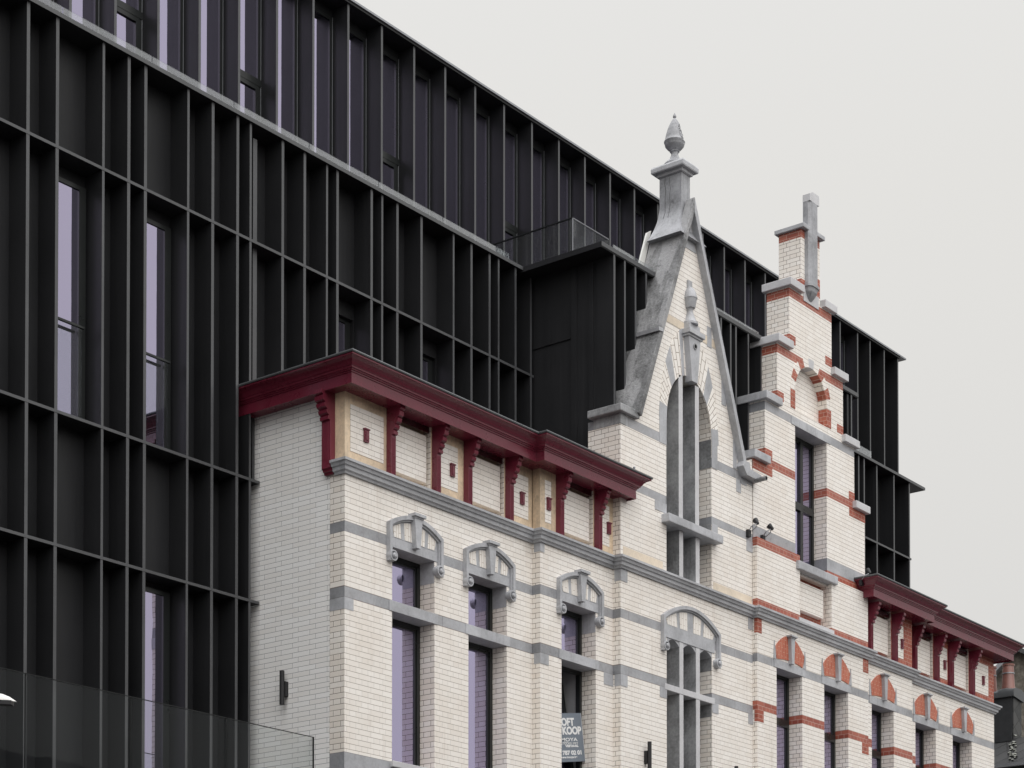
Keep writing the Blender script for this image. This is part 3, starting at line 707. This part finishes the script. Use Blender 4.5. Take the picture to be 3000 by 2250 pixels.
# lower protruding pilaster face up to the red band
wall('wall', 'brickG', HB, [(x3, 9.6), (WG[0], 9.6), (WG[0], 10.66), (26.62, 10.66), (x3, 10.66)], [], Y3, .078)
wall('wall', 'brickG', HB, [(WG[1], 9.6), (x4, 9.6), (x4, 10.52), (WG[1], 10.52)], [], Y3, .078)
window(HB, WG[0], WG[1], 10.56, 12.73, Y2, mull=True, trans=(11.62,))
bx('sill_slab', 'stone', HB, 27.73, 28.99, Y2-.13, Y2+.236, 10.43, 10.56, bevel=.012)
bx('sill_slab', 'stonelight', HB, WG[0]-.05, WG[1]+.05, Y2-.1, Y2+.1, 9.6, 9.68)
bx('stone_lintel', 'stone', HB, WG[0]-.12, WG[1]+.12, Y2-.010, Y2+.236, 12.726, 12.86, bevel=.004)
# caps
cpz = [(12.0, 26.51, 26.99), (13.0, 26.865, 27.35), (14.0, 27.24, 27.70), (15.0, 27.61, 28.05)]
for i, (z, a, b) in enumerate(cpz):
    m_ = 'stonelight' if i > 1 else 'stone'
    bx('step_cap', m_, HB, a, b, Y2-.075, Y2+.46, z-.12, z, bevel=.01)
    bx('step_cap', 'stonelight', HB, 2*BX-b+(.05 if i == 3 else 0), 2*BX-a, Y2-.075, Y2+.16, z-.12, z, bevel=.01)
# left return piers behind the caps reach deeper
for i in range(1, 5):
    xa = st[i][0]; z0 = st[i-1][1]; z1 = st[i][1]
    bx('pier', 'brickG', HB, xa+.004, xa+.3, Y2+.39, Y2+.41, z0, z1)
tc_ = MB().box(BX-.345, BX+.345, Y2-.075, Y2+.46, 15.933, 16.0).build('top_cap', 'stone', HB, bevel=.008)
# red ears
e = MB()
def er(a, b, z0, z1):
    bx('red_brick_block', 'red', HB, a-.003, b, Y2-pr, Y2+.30, z0, z1)
def ers(a, b, z0, z1): bx('red_brick_block', 'red', HB, a, b, Y2-pr, Y2+.05, z0, z1)
er(26.576, 27.145, 11.73, 11.878); er(26.932, 27.145, 12.0, 12.135); er(27.306, 27.50, 13.0, 13.135); er(27.68, 27.87, 14.0, 14.135); er(28.06, 28.24, 15.0, 15.135)
ers(29.60, 30.14, 11.73, 11.878); ers(29.59, 29.778, 12.0, 12.135); ers(29.2, 29.404, 13.0, 13.135); ers(28.82, 29.03, 14.0, 14.135); ers(28.47, 28.65, 15.0, 15.3)
for a, b, z0, z1 in ((x3-.003, 26.73, 7.85, 8.03), (x3-.003, 26.68, 9.2, 9.42), (29.86, x4+.002, 7.85, 8.03), (29.9, x4+.002, 9.2, 9.42)): bx('red_brick_block', 'red', HB, a, b, Y3-pr, Y3+.05, z0, z1)
# niche arch ring: alternate cream and red voussoirs, stone key
def voussoir(mb, a0, a1, r0=.505, r1=.645, pr_=.006):
    L = [a0+(a1-a0)*i/4 for i in range(5)]
    MB().prism([(BX+r1*cos(t), 13.28+r1*sin(t)) for t in L]+[(BX+r0*cos(t), 13.28+r0*sin(t)) for t in reversed(L)], Y2-pr_, Y2+.15).build('arch_key' if mb == 'stonelight' else 'voussoir', mb, HB)
seq = ['cream', 'red', 'cream', 'red', 'cream', 'stonelight', 'cream', 'red', 'cream', 'red', 'cream']
for i, mb in enumerate(seq): voussoir(mb, pi*i/11, pi*(i+1)/11)
for s_ in (-1, 1):
    xa, xb = sorted((BX+s_*.505, BX+s_*.645)); bx('voussoir', 'red', HB, xa, xb, Y2-.006, Y2+.15, 12.99, 13.28)
# chamfered pilaster running through the top pier
PCX = BX-.04
def octo(hw, dep, yb=.03): return [(PCX-hw, Y2+yb), (PCX-hw, Y2-dep*.6), (PCX-hw*.62, Y2-dep), (PCX+hw*.62, Y2-dep), (PCX+hw, Y2-dep*.6), (PCX+hw, Y2+yb)]
pc = MB()
pc.prism(octo(.145, .10), 15.10, 16.40, axis='z')
pc.prism(octo(.165, .125), 15.04, 15.075, axis='z'); pc.prism(octo(.155, .112), 15.075, 15.10, axis='z')
fr_ = []
for z_, k_ in ((15.04, .95), (14.97, .86), (14.90, .6), (14.84, .3), (14.80, .08)):
    fr_.append(pc.verts([(PCX+(x-PCX)*k_, Y2+.03+(y-Y2-.03)*k_, z_) for x, y in octo(.155, .115)]))
for A_, B_ in zip(fr_, fr_[1:]):
    for i in range(6): pc.bm.faces.new([A_[i], A_[(i+1) % 6], B_[(i+1) % 6], B_[i]])
pc.bm.faces.new(fr_[0]); pc.bm.faces.new(fr_[-1])
po2 = pc.build('pilaster', 'stonestain', HB)
MB().prism([(PCX-.147, 16.40), (PCX+.147, 16.40), (PCX+.147, 16.56), (PCX-.05, 16.56), (PCX-.147, 16.51)], Y2-.10, Y2+.032).build('pilaster_top', 'stonelight', po2)
bx('pilaster_base', 'stonelight', HB, BX-.24, BX+.24, Y2-.012, Y2+.02, 14.8, 15.0)
# red tympana with keystones
for a, b, Y in WB:
    xc = (a+b)/2; n = 14; h = .445
    arcp = [(xc+h*(1-2*i/n), 9.08+.235*(1-abs(1-2*i/n)**2.0)) for i in range(n+1)]
    lo = [(xc-h+.05+(2*h-.1)*i/8, 8.90+.035*(1-(2*i/8-1)**2)) for i in range(9)]
    t_ = MB().prism([(xc+h, 9.08)]+arcp[1:-1]+[(xc-h, 9.08)]+lo, Y-.012, Y+.02).build('tympanum', 'tred', HB)
    k_ = MB().prism([(xc-.035, 8.875), (xc+.035, 8.875), (xc+.062, 9.28), (xc-.062, 9.28)], Y-.07, Y)
    k_.box(xc-.078, xc+.078, Y-.08, Y, 9.275, 9.295); k_.box(xc-.098, xc+.098, Y-.10, Y, 9.293, 9.32)
    k_.build('keystone', 'stone', t_, bevel=.003)
    for s_ in (-1, 1): MB().prism([(xc+s_*(h-.02), 8.89), (xc+s_*(h+.045), 8.89), (xc+s_*(h+.022), 9.17)], Y-.016, Y+.01).build('stone_spike', 'stone', t_)
string(HB, [(x3, Y3+.06), (x3, Y3), (x4, Y3), (x4, Y4), (x5, Y4), (x5, Y5), (xEnd, Y5), (xEnd, Y5+.3)])
XcB = lambda px, py, Y: PX(2480+px/4.608, 1700+py/4.608, Y)
c1, c2_ = XcB(345, 950, Y4-.1), XcB(680, 1080, Y4-.1)
c3, c4_, c5, c6 = XcB(945, 1230, Y5-.1), XcB(1245, 1350, Y5-.1), XcB(1440, 1430, Y5-.1), XcB(1725, 1550, Y5-.1)
xs5 = XcB(812, 900, Y5)
attic(HB, x4, x5, Y4, [(x4, c1+.09, x4+.1, c1-.03, ()), (c2_-.02, x5, c2_+.11, XcB(765, 900, Y4), (XcB(740, 800, Y4),))], [(c1+.09, c2_-.02)], 'red', 'cream')
attic(HB, x5, xEnd, Y5, [(x5, c3+.09, x5+.12, XcB(850, 900, Y5), (XcB(822, 900, Y5)+.04,)), (c4_-.02, c5+.09, c4_+.11, XcB(1355, 1000, Y5), (XcB(1316, 1100, Y5),)), (c6-.02, xEnd, c6+.11, XcB(1910, 1300, Y5), (XcB(1837, 1320, Y5),))], [(c3+.09, c4_-.02), (c5+.09, c6-.02)], 'red', 'cream')
for x, Y in ((c1, Y4), (c2_, Y4), (c3, Y5), (c4_, Y5), (c5, Y5), (c6, Y5)): corbel(HB, x, Y)
xs = 29.92+.285
cornice(HB, [(xs, Y4+.1), (xs, Y4), (x5, Y4), (x5, Y5), (xEnd-.03, Y5), (xEnd-.03, 17.4)], 10.425)
bx('flat_roof', 'lead', HB, 30.2, xEnd-.02, 16.5, 17.5, 10.46, 10.52)

# ================================================================== BLACK BUILDING
KB = empty('apartment_block', (25, 20, 0), 'long black metal clad apartment block with vertical fins rising behind the cream townhouses', 'apartment block')
YB, YBK, YT, YTK = 17.708, 18.0, 18.6, 18.88
ZL, ZR = 14.03, 17.03
FW, FD = .022, .03
def X_of(px, Y=YB): return PX(px, 150+.51*px, Y)
fpx = [83, 168.6, 303.8, 378, 427, 552, 624, 696.7, 734.6, 828.7, 893, 958.2, 989, 1089, 1120, 1164.5, 1235, 1329, 1381.5, 1434.5, 1461, 1510.5]
FX = [X_of(p) for p in fpx]
FX = [FX[0]-1.05, FX[0]-.55] + FX
FXR = [30.9, 31.5, 32.0, 32.6] + [PX(p, 1400, YB) for p in (2516, 2532, 2569, 2619, 2664)]
BZ = [12.55, 9.60, 8.115]
# body
body = MB()
body.box(5, 35.2, YBK+.14, 40, 0, ZL-.05)
body.build('wall', 'black', KB)
body = MB().box(5, 36.42, YTK+.1, 40, ZL-.04, ZR-.16).build('wall', 'black', KB)
# back panels of the bays; window bays stay open
WINL = {}   # bay -> list of (z0,z1)
def bay(px0, px1):
    a, b = X_of(px0), X_of(px1); return a, b
openings = [(bay(168.6, 303.8), 9.62, 12.36), (bay(427, 552), 9.62, 12.36), (bay(427, 552), 5.2, 8.0), (bay(989, 1089), 9.7, 12.30), (bay(1235, 1329), 9.7, 12.30)]
holes = [rect(a+.05, b-.04, z0, z1) for (a, b), z0, z1 in openings]
MB().prism(rect(5, 23.4, 0, ZL-.05), YBK, YBK+.138, holes).build('back_panel', 'black', KB)
MB().prism(rect(30.2, 35.13, 0, ZL-.05), YBK, YBK+.138).build('back_panel', 'black', KB)
for (a, b), z0, z1 in openings:
    dd_ = .10 if z0 == 9.7 else 0
    wx0, wx1 = a+.05, b-.04
    f = .05
    fr = MB().prism(rect(wx0, wx1, z0, z1), YBK-.045+dd_, YBK+.02+dd_, [rect(wx0+f, wx1-f-.05, z0+f, z1-f)])
    fo = fr.build('window_frame', 'frame', KB)
    bx('pane', 'glassT', fo, wx0+f, wx1-f-.05, YBK-.03+dd_, YBK-.024+dd_, z0+f, z1-f)
    if z0 == 9.62:
        gp = MB().box(wx0, wx1-.12, YBK-.12, YBK-.11, 9.62, 10.70).build('balustrade_pane', 'rail', fo)
        bx('handrail', 'frame', fo, wx0, wx1-.08, YBK-.13, YBK-.10, 10.70, 10.725)
def edged(o):
    o.data.materials.append(M['edge'])
    for p in o.data.polygons:
        if p.normal.y < -.9: p.material_index = 1
    return o
def fin(x, z0, z1, Y, Yb, w=FW):
    return edged(bx('fin', 'black', KB, x-w, x+w, Y, Yb+.002, z0, z1))
for i, x in enumerate(FX):
    if x < 23.2: fin(x, 4.0, ZL-.03, YB, YBK, FW*(.8 if i % 3 == 1 else 1))
# offset fin strip near the house corner
fin(X_of(754)+.06, 9.6, 13.88, YB+.1, YBK, .035)
fin(23.2, 9.6, ZL-.03, YB, YBK)
for x in FXR: fin(x, 10.2, ZL-.03, YB, YBK)
# ledges
def ledge(x0, x1_, z, Y, Yb, h=.034): return edged(bx('ledge', 'black', KB, x0, x1_, Y-.004, Yb, z-h, z))
for z in BZ:
    ledge(5, 17.712 if z < 10 else 23.26, z, YB, YBK)
ledge(29.8, 35.13, 12.55, YB, YBK)
ledge(5, 22.97, ZL, YB-.03, YT+.3, .05)
ledge(30.42, 35.66, ZL, YB-.03, YT+.3, .05)
# glass upstand along the terrace edge
xx = 12.0; tw = 1.32
while xx < 22.6:
    x_b = min(xx+tw, 22.72); bx('glass_upstand', 'strip', KB, xx+.006, x_b-.006, YB+.02, YB+.032, ZL, ZL+.115); xx += tw
bx('glass_upstand', 'strip', KB, PX(2497, 1300, YB), PX(2556, 1350, YB), YB+.02, YB+.032, ZL, ZL+.16)
# top storey: header, windows, fins, roof edge
tx = [19.592+.6865*k for k in range(-11, 22)] + [34.696, 35.198, 35.781, 36.356]
bx('header', 'black', KB, 5, 36.4, YTK, YTK+.08, 16.86, ZR-.03)
bx('roof_edge', 'zinc', KB, 5, 36.62, YT-.05, 40, ZR-.025, ZR+.005)
bx('roof_soffit', 'black', KB, 5, 36.40, YT-.03, YTK+.2, ZR-.06, ZR-.027)
for x in tx: 
    if x > 9: fin(x, ZL, ZR-.06, YT, YTK+.06, .02)
split = {4, 8, 9+3, 9+7+0}
for i, (a, b) in enumerate(zip(tx, tx[1:])):
    if a < 9: continue
    z0, z1 = ZL-.02, 16.86
    f = .05
    if b-a < .54 or (i >= 33): 
        bx('blank_panel', 'black', KB, a+.02, b-.02, YTK+.01, YTK+.07, z0, z1); continue
    fr = MB().prism(rect(a+.02, b-.02, z0, z1), YTK-.01, YTK+.04, [rect(a+.02+f*.4, b-.03-f, z0+f, z1-f)])
    if i in (6, 9, 13, 17): fr.box(a+.02, b-.02, YTK-.02, YTK+.035, 15.33, 15.42); fr.prism(rect(a+.06, b-.07, z0+f, 15.33), YTK-.016, YTK+.02, [rect(a+.12, b-.13, z0+f+.06, 15.27)])
    fo = fr.build('window_frame', 'frame', KB)
    bx('edge_trim', 'zinc', fo, b-.034, b-.029, YTK-.018, YTK-.011, z0, z1)
    bx('pane', 'glassT', fo, a+.03, b-.06, YTK+.008, YTK+.014, z0+.02, z1-.03)
# projecting box with terrace above the party wall
bx0, bx1 = 22.971, 30.42
bx('terrace_slab', 'black', KB, bx0, bx1, 16.304, YT+.3, ZL-.075, ZL)
bx('box_side', 'black', KB, 23.30, 23.36, 16.33, YBK+.1, 9.0, ZL-.06)
sp_ = MB()
for yy, dy, dx in ((16.70, .04, .02), (16.60, .012, .012), (17.0, .05, .022)): sp_.box(23.30-dx, 23.31, yy-dy, yy+dy, 9, ZL-.06)
sp_.build('seam', 'black', KB)
sm = MB().box(23.282, 23.31, 17.06, YBK, 12.94, 12.96)
sm.build('seam', 'black', KB)
bx('box_wall', 'black', KB, 23.31, 30.1, 16.60, 16.9, 9.0, ZL-.06)
bx('box_side', 'black', KB, 30.08, 30.14, 16.33, YBK+.1, 10.4, ZL-.06)
bfx = [PX(p, 900+.4*(p-1800), 16.304) for p in (1801, 1832, 1863, 1894.5, 1926, 1958, 2114, 2142, 2157.5, 2193.7, 2231.7)] + [PX(2468, 1200, 16.304), PX(2495.5, 1200, 16.304)]
for x in bfx: fin(x, 10.0, ZL-.07, 16.31, 16.6, .02)
edged(bx('ledge', 'black', KB, bx0, bx1, 16.295, 16.31, ZL-.06, ZL+.004))
bx('glass_upstand', 'strip', KB, 23.35, 24.6, 16.36, 16.372, ZL, ZL+.10)
bx('glass_upstand', 'strip', KB, 25.1, 27.3, 16.36, 16.372, ZL, ZL+.085)
bx('balustrade_pane', 'rainglass', KB, 23.30, 23.312, 17.05, 18.58, ZL, 14.675)
bx('balustrade_pane', 'rainglass', KB, 23.315, 24.2, 17.04, 17.052, ZL, 14.675)
bx('balustrade_post', 'zinc', KB, 23.296, 23.308, 17.03, 17.045, ZL, 14.675)
bx('handrail', 'frame', KB, 23.293, 23.318, 17.03, 18.58, 14.675, 14.69)
bx('handrail', 'zinc', KB, 23.3, 24.2, 17.036, 17.056, 14.676, 14.688)

# ================================================================== lower glass balustrade
GB = empty('glass_balustrade', (15, 16.8, 0), 'frameless clear glass balustrade with dark top edge in front of the black fins', 'balustrade')
jx = [PX(p, 2100, 16.8) for p in (-200, 76, 385, 664, 920)]
jx = [jx[0]] + jx[1:]
for a, b in zip(jx, jx[1:]):
    p_ = bx('glass_pane', 'rail', GB, a+.006, b-.006, 16.795, 16.811, 5.0, 6.34)
    bx('edge_profile', 'frame', p_, a+.006, b-.006, 16.792, 16.814, 6.34, 6.346)
    bx('joint_edge', 'frame', p_, b-.010, b-.006, 16.792, 16.814, 5.0, 6.34)
bx('terrace_floor', 'black', GB, 9, 17.70, 16.75, YB, 4.8, 5.0)

# ================================================================== wall lamps
def wall_lamp(loc, side, label):
    t = empty('wall_lamp', loc, label, 'wall lamp', 'slim black tube wall lamps')
    x, y, z = loc
    if side:
        MB().lathe([(.001, -.205), (.03, -.205), (.03, .205), (.001, .205)], (x-.075, y, z), 16).build('tube', 'lampblack', t, smooth=True)
        bx('bracket', 'lampblack', t, x-.05, x+.004, y-.03, y+.03, z-.1, z+.08)
    else:
        MB().lathe([(.001, -.205), (.03, -.205), (.03, .205), (.001, .205)], (x, y-.075, z), 16).build('tube', 'lampblack', t, smooth=True)
        bx('bracket', 'lampblack', t, x-.03, x+.03, y-.05, y+.002, z-.1, z+.08)
q = P(827, 2015, 0, XA0-.07)
wall_lamp((XA0, float(q[1]), float(q[2])), True, 'black tube wall lamp on the pale grey brick side wall')
q = P(1903, 2173, 1, Y2-.075); wall_lamp((float(q[0]), Y2, float(q[2])-.205), False, 'black tube wall lamp between the sign window and the stone mullioned window')
q = P(2157, 2245, 1, Y2-.075); wall_lamp((float(q[0]), Y2, float(q[2])-.205), False, 'black tube wall lamp at the joint of the two townhouses, barely in frame')

# ================================================================== floodlights
def floodlight(loc, tilt, label):
    t = empty('floodlight', loc, label, 'floodlight', 'floodlights between the gables')
    x, y, z = loc
    bx('bracket', 'lampblack', t, x-.04, x+.04, y-.05, y+.0, z-.09, z+.02, bevel=.006)
    MB().tube([(x-.04, y-.06, z), (x-.06, y-.12, z+.05), (x-.02, y-.17, z+.08), (x+.03, y-.14, z+.05), (x+.03, y-.06, z)], .008).build('arm', 'zinc', t)
    h = MB().lathe([(.001, -.05), (.022, -.05), (.03, -.02), (.042, .025), (.044, .045), (.001, .045)], (0, 0, 0), 18)
    h.xform(Matrix.Translation((x+.02, y-.15, z+.125)) @ Matrix.Rotation(tilt, 4, 'Y') @ Matrix.Rotation(radians(-40), 4, 'X'))
    h.build('lamp_head', 'lampblack', t, smooth=True)
q = P(2194, 1556, 1, Y2-.03); floodlight((float(q[0]), Y2, float(q[2])), .3, 'black floodlight at the joint of the gables, left one of the pair')
q = P(2236, 1572, 1, Y2-.03); floodlight((float(q[0]), Y2, float(q[2])), -.4, 'floodlight on a looped bracket above the red brick band, right one of the pair')
q = P(2524, 1700, 1, Y3-.03); floodlight((float(q[0]), Y3-.0, float(q[2])), .2, 'small black floodlight beside the left end of the right burgundy cornice')

# ================================================================== sale sign in the third window
SG = empty('sale_sign', (22.45, 16.45, 6.3), 'tilted grey blue sale sign with white lettering in the open window', 'sign')
def mesh_text(txt, size, bold=0., font_w=1.):
    cu = bpy.data.curves.new('t', 'FONT'); cu.body = txt; cu.size = size; cu.align_x = 'RIGHT'; cu.offset = bold; cu.extrude = .0008
    ob = bpy.data.objects.new('t', cu); COL.objects.link(ob)
    bpy.context.view_layer.update()
    me = bpy.data.meshes.new_from_object(ob.evaluated_get(bpy.context.evaluated_depsgraph_get()))
    bpy.data.objects.remove(ob); bpy.data.curves.remove(cu); return me
# board stands parallel to the front, leaning about ten degrees
YS = 16.345
sr = P(1701, 2089, 1, YS)
roll = radians(9.5)
mat = Matrix(((cos(roll), 0, -sin(roll), sr[0]), (0, 1, 0, YS), (sin(roll), 0, cos(roll), sr[2]), (0, 0, 0, 1)))
BWD, BHT = .64, .655
b_ = MB().box(-BWD, 0, 0, .03, -BHT, 0); b_.xform(mat); b_.build('board', 'sign', SG)
b_ = MB().box(-.0, .005, -.001, .031, -BHT, 0); b_.xform(mat); b_.build('board_edge', 'signwhite', SG)
def sline(txt, size, z, xr, bold, sx=1.):
    me = mesh_text(txt, size, bold)
    bmm = bmesh.new(); bmm.from_mesh(me)
    bmm.transform(Matrix.Diagonal((sx, 1, 1, 1)))
    bmm.transform(mat @ Matrix.Translation((xr, -.0015, z)) @ Matrix.Rotation(pi/2, 4, 'X'))
    s_ = MB(); s_.bm.free(); s_.bm = bmm
    s_.build('lettering', 'signwhite', SG)
sline('LOFT', .138, -.165, -.180, .0068, 1.13)
sline('TE KOOP', .138, -.282, -.034, .0068, 1.13)
sline('IMOYA', .064, -.378, -.140, .0014, 2.1)
sline('VASTGOED MET', .040, -.422, -.13, .0004, 1.65)
sline('VERHAAL', .040, -.457, -.13, .0022, 1.75)
sline('787 02 01', .078, -.560, -.055, .0032, 1.45)
sline('www.imoya.be', .044, -.607, -.18, .0012, 1.5)
ul = MB().box(-.47, -.37, -.003, -.001, -.392, -.387); ul.xform(mat); ul.build('underline', 'signwhite', SG)

# ================================================================== street lamp head bottom left
SLP = empty('street_lamp', (7.2, 10.6, 0), 'white street lamp head reaching in at the left edge', 'street lamp')
w_ = 15.0
tip = Cv + (Fv + Rv*(49-1500)/FPX + Uv*(CY-2056)/FPX)*w_
tip = Vector(tip); dl = Vector(-Rv); dn = Vector(Fv)
hd_ = MB(); secs = []
for i in range(13):
    t = i/12; L = t*.62; ww = .10*sin(min(1, t*1.6+.08)*pi/2); hh = .052*min(1, (t*5)**.6 if t > 0 else .02)+.02*sin(t*pi/2)
    c_ = tip + dl*L + Vector((0, 0, .026*min(1, t*1.3)))
    ring = []
    for k in range(9):
        a_ = pi*k/8; ring.append(c_ + dn*(-cos(a_)*ww) + Vector((0, 0, sin(a_)*hh)))
    secs.append(hd_.verts(ring))
for a_, b_ in zip(secs, secs[1:]):
    for k in range(8): hd_.bm.faces.new([a_[k], a_[k+1], b_[k+1], b_[k]])
    hd_.bm.faces.new([a_[8], a_[0], b_[0], b_[8]])
hd_.bm.faces.new(secs[-1])
hd_.build('lamp_head', 'white', SLP, smooth=True)
un_ = MB()
for i, (L0, L1, wv_, dz) in enumerate(((.03, .6, .085, .0),)):
    pts = [tip+dl*L0+dn*(-wv_*.5), tip+dl*L1+dn*(-wv_), tip+dl*L1+dn*wv_, tip+dl*L0+dn*(wv_*.5)]
    zo = [0.004, .022, .022, .004]
    top = un_.verts([p+Vector((0, 0, z_)) for p, z_ in zip(pts, zo)]); bot = un_.verts([p+Vector((0, 0, z_-.03)) for p, z_ in zip(pts, zo)])
    un_.bm.faces.new(top); un_.bm.faces.new(bot)
    for k in range(4): un_.bm.faces.new([top[k], top[(k+1) % 4], bot[(k+1) % 4], bot[k]])
un_.build('lens_tray', 'lampblack', SLP)
base = tip+dl*1.5
MB().tube([tip+dl*.6+Vector((0, 0, .04)), tip+dl*1.2+Vector((0, 0, .02)), base+Vector((0, 0, -.25)), Vector((base.x, base.y, 0))], .05, 12).build('pole', 'zinc', SLP, smooth=True)

# ================================================================== neighbours at the right edge
CH = empty('chimney', (37.5, 17.6, 8), 'slate clad chimney with two brown clay pots right of the townhouses', 'chimney')
def PW(x, y, Y): return P(x, y, 1, Y)
NY = 17.3
cL, cR, cT = PX(2906, 2030, NY), PX(2966, 2040, NY), PZ(2964, 2030, NY)
# the broad dark face looks towards us (-x), the slated face looks to the street (-y)
xc0 = PX(2965, 2100, NY)
bx('stack', 'felt', CH, xc0, xc0+.42, NY, NY+1.4, 6.5, cT+.02)
bx('stack_foot', 'felt', CH, xc0-.02, xc0+.02, NY+.0, NY+.45, PZ(2950, 2165, NY), PZ(2950, 2140, NY))
bx('slate_face', 'slated', CH, xc0+.02, xc0+.415, NY-.02, NY-.002, 6.5, cT-.10)
cap = MB(); nS = 14
for k in range(nS+1): pass
secs = []
for k in range(nS+1):
    yy = NY-.06+1.52*k/nS; w_ = random.uniform(-.012, .012); tz = cT+.11+.02*sin(k*.9)+w_
    secs.append(cap.verts([(xc0-.045, yy, cT-.07), (xc0-.05, yy, cT+.03), (xc0-.02, yy, tz-.03), (xc0+.08, yy, tz), (xc0+.34, yy, tz), (xc0+.44, yy, tz-.03), (xc0+.47, yy, cT+.03), (xc0+.465, yy, cT-.13)]))
for A_, B_ in zip(secs, secs[1:]):
    for k in range(8): cap.bm.faces.new([A_[k], A_[(k+1) % 8], B_[(k+1) % 8], B_[k]])
cap.bm.faces.new(secs[0]); cap.bm.faces.new(secs[-1])
cap.build('lead_cap', 'lead', CH, smooth=True)
for dy in (.17, .56):
    MB().lathe([(.001, -.06), (.145, -.06), (.145, 0), (.13, .1), (.118, .3), (.112, .5), (.125, .505), (.13, .54), (.11, .54), (.001, .54)], (xc0+.21, NY+dy, cT+.10), 24).build('clay_pot', 'clay', CH, smooth=True)
    MB().lathe([(.120, 0), (.128, .0), (.128, .022), (.120, .022)], (xc0+.21, NY+dy, cT+.10+.34), 24).build('metal_band', 'zinc', CH)
# slate roof the chimney stands on: its eave runs back from the street
NH = empty('neighbour_house', (40, 19, 0), 'dark slate roofed house below the chimney at the right edge', 'house')
XE = xc0-.42; zE = float(P(2950, 2236, 0, XE)[2])
MB().prism([(XE, zE), (XE+.46, zE+.58), (XE+4.5, zE+1.0), (XE+7, zE), (XE+7, zE-.2), (XE, zE-.15)], 16.6, 25).build('roof', 'slated', NH)
bx('wall', 'opp', NH, XE+.15, XE+6.8, 16.8, 24.8, 0, zE-.19)
bx('gutter', 'zinc', NH, XE-.11, XE+.01, 16.5, 25, zE-.09, zE-.02)
lc = MB(); random.seed(3)
for i in range(34):
    px_, py_ = random.gauss(2966, 5), random.gauss(2200, 22)
    d_ = Fv + Rv*(px_-1500)/FPX + Uv*(CY-py_)/FPX
    t_ = (zE-1.26*XE-1.6)/(d_[2]-1.26*d_[0]); p_ = Cv+d_*t_
    if p_[0] > XE and 16.6 < p_[1] < 25: lc.lathe([(.001, .0), (random.uniform(.015, .045), .0), (.02, .012), (.001, .015)], (p_[0]-.012, p_[1], p_[2]+.012), 7)
tag(lc.build('lichen', 'lichen', NH), kind='stuff')
SH = empty('stone_house', (47, 22, 0), 'old rubble walled gable house far behind the chimney', 'house')
XS = 52.
def py_on(x, y): return P(x, y, 0, XS)
gA, gB, gC = py_on(2890, 2010), py_on(2984, 1909), py_on(3075, 1990)
gp = [(float(gA[1]), float(gA[2])), (float(gB[1]), float(gB[2])), (float(gC[1])-6, float(gC[2])-3), (float(gC[1])-6, 0), (float(gA[1]), 0)]
MB().prism(gp, XS, XS+8, axis='x').build('gable_wall', 'rubble', SH)
def strip(a, b, th):
    a, b = Vector(a), Vector(b); d = (b-a).normalized(); n_ = Vector((-d.y, d.x)); n_ = n_ if n_.y > 0 else -n_
    return [tuple(a), tuple(b), tuple(b+n_*th), tuple(a+n_*th)]
MB().prism(strip(gp[0], gp[1], .12), XS-.2, XS+8, axis='x').build('roof', 'zinc', SH)
MB().prism(strip(gp[1], gp[2], .12), XS-.2, XS+8, axis='x').build('roof', 'slate', SH)

# ================================================================== houses across the street (seen only in reflections)
OH = empty('opposite_house', (20, -14, 0), 'brown brick house across the street, mirrored in the lower glass', 'house')
bx('wall', 'opp', OH, -30, 70, -22, -13, 0, 10.5)
MB().prism([(-22.4, 10.5), (-17.5, 13.5), (-12.6, 10.5)], -30, 70, axis='x').build('roof', 'slate', OH)
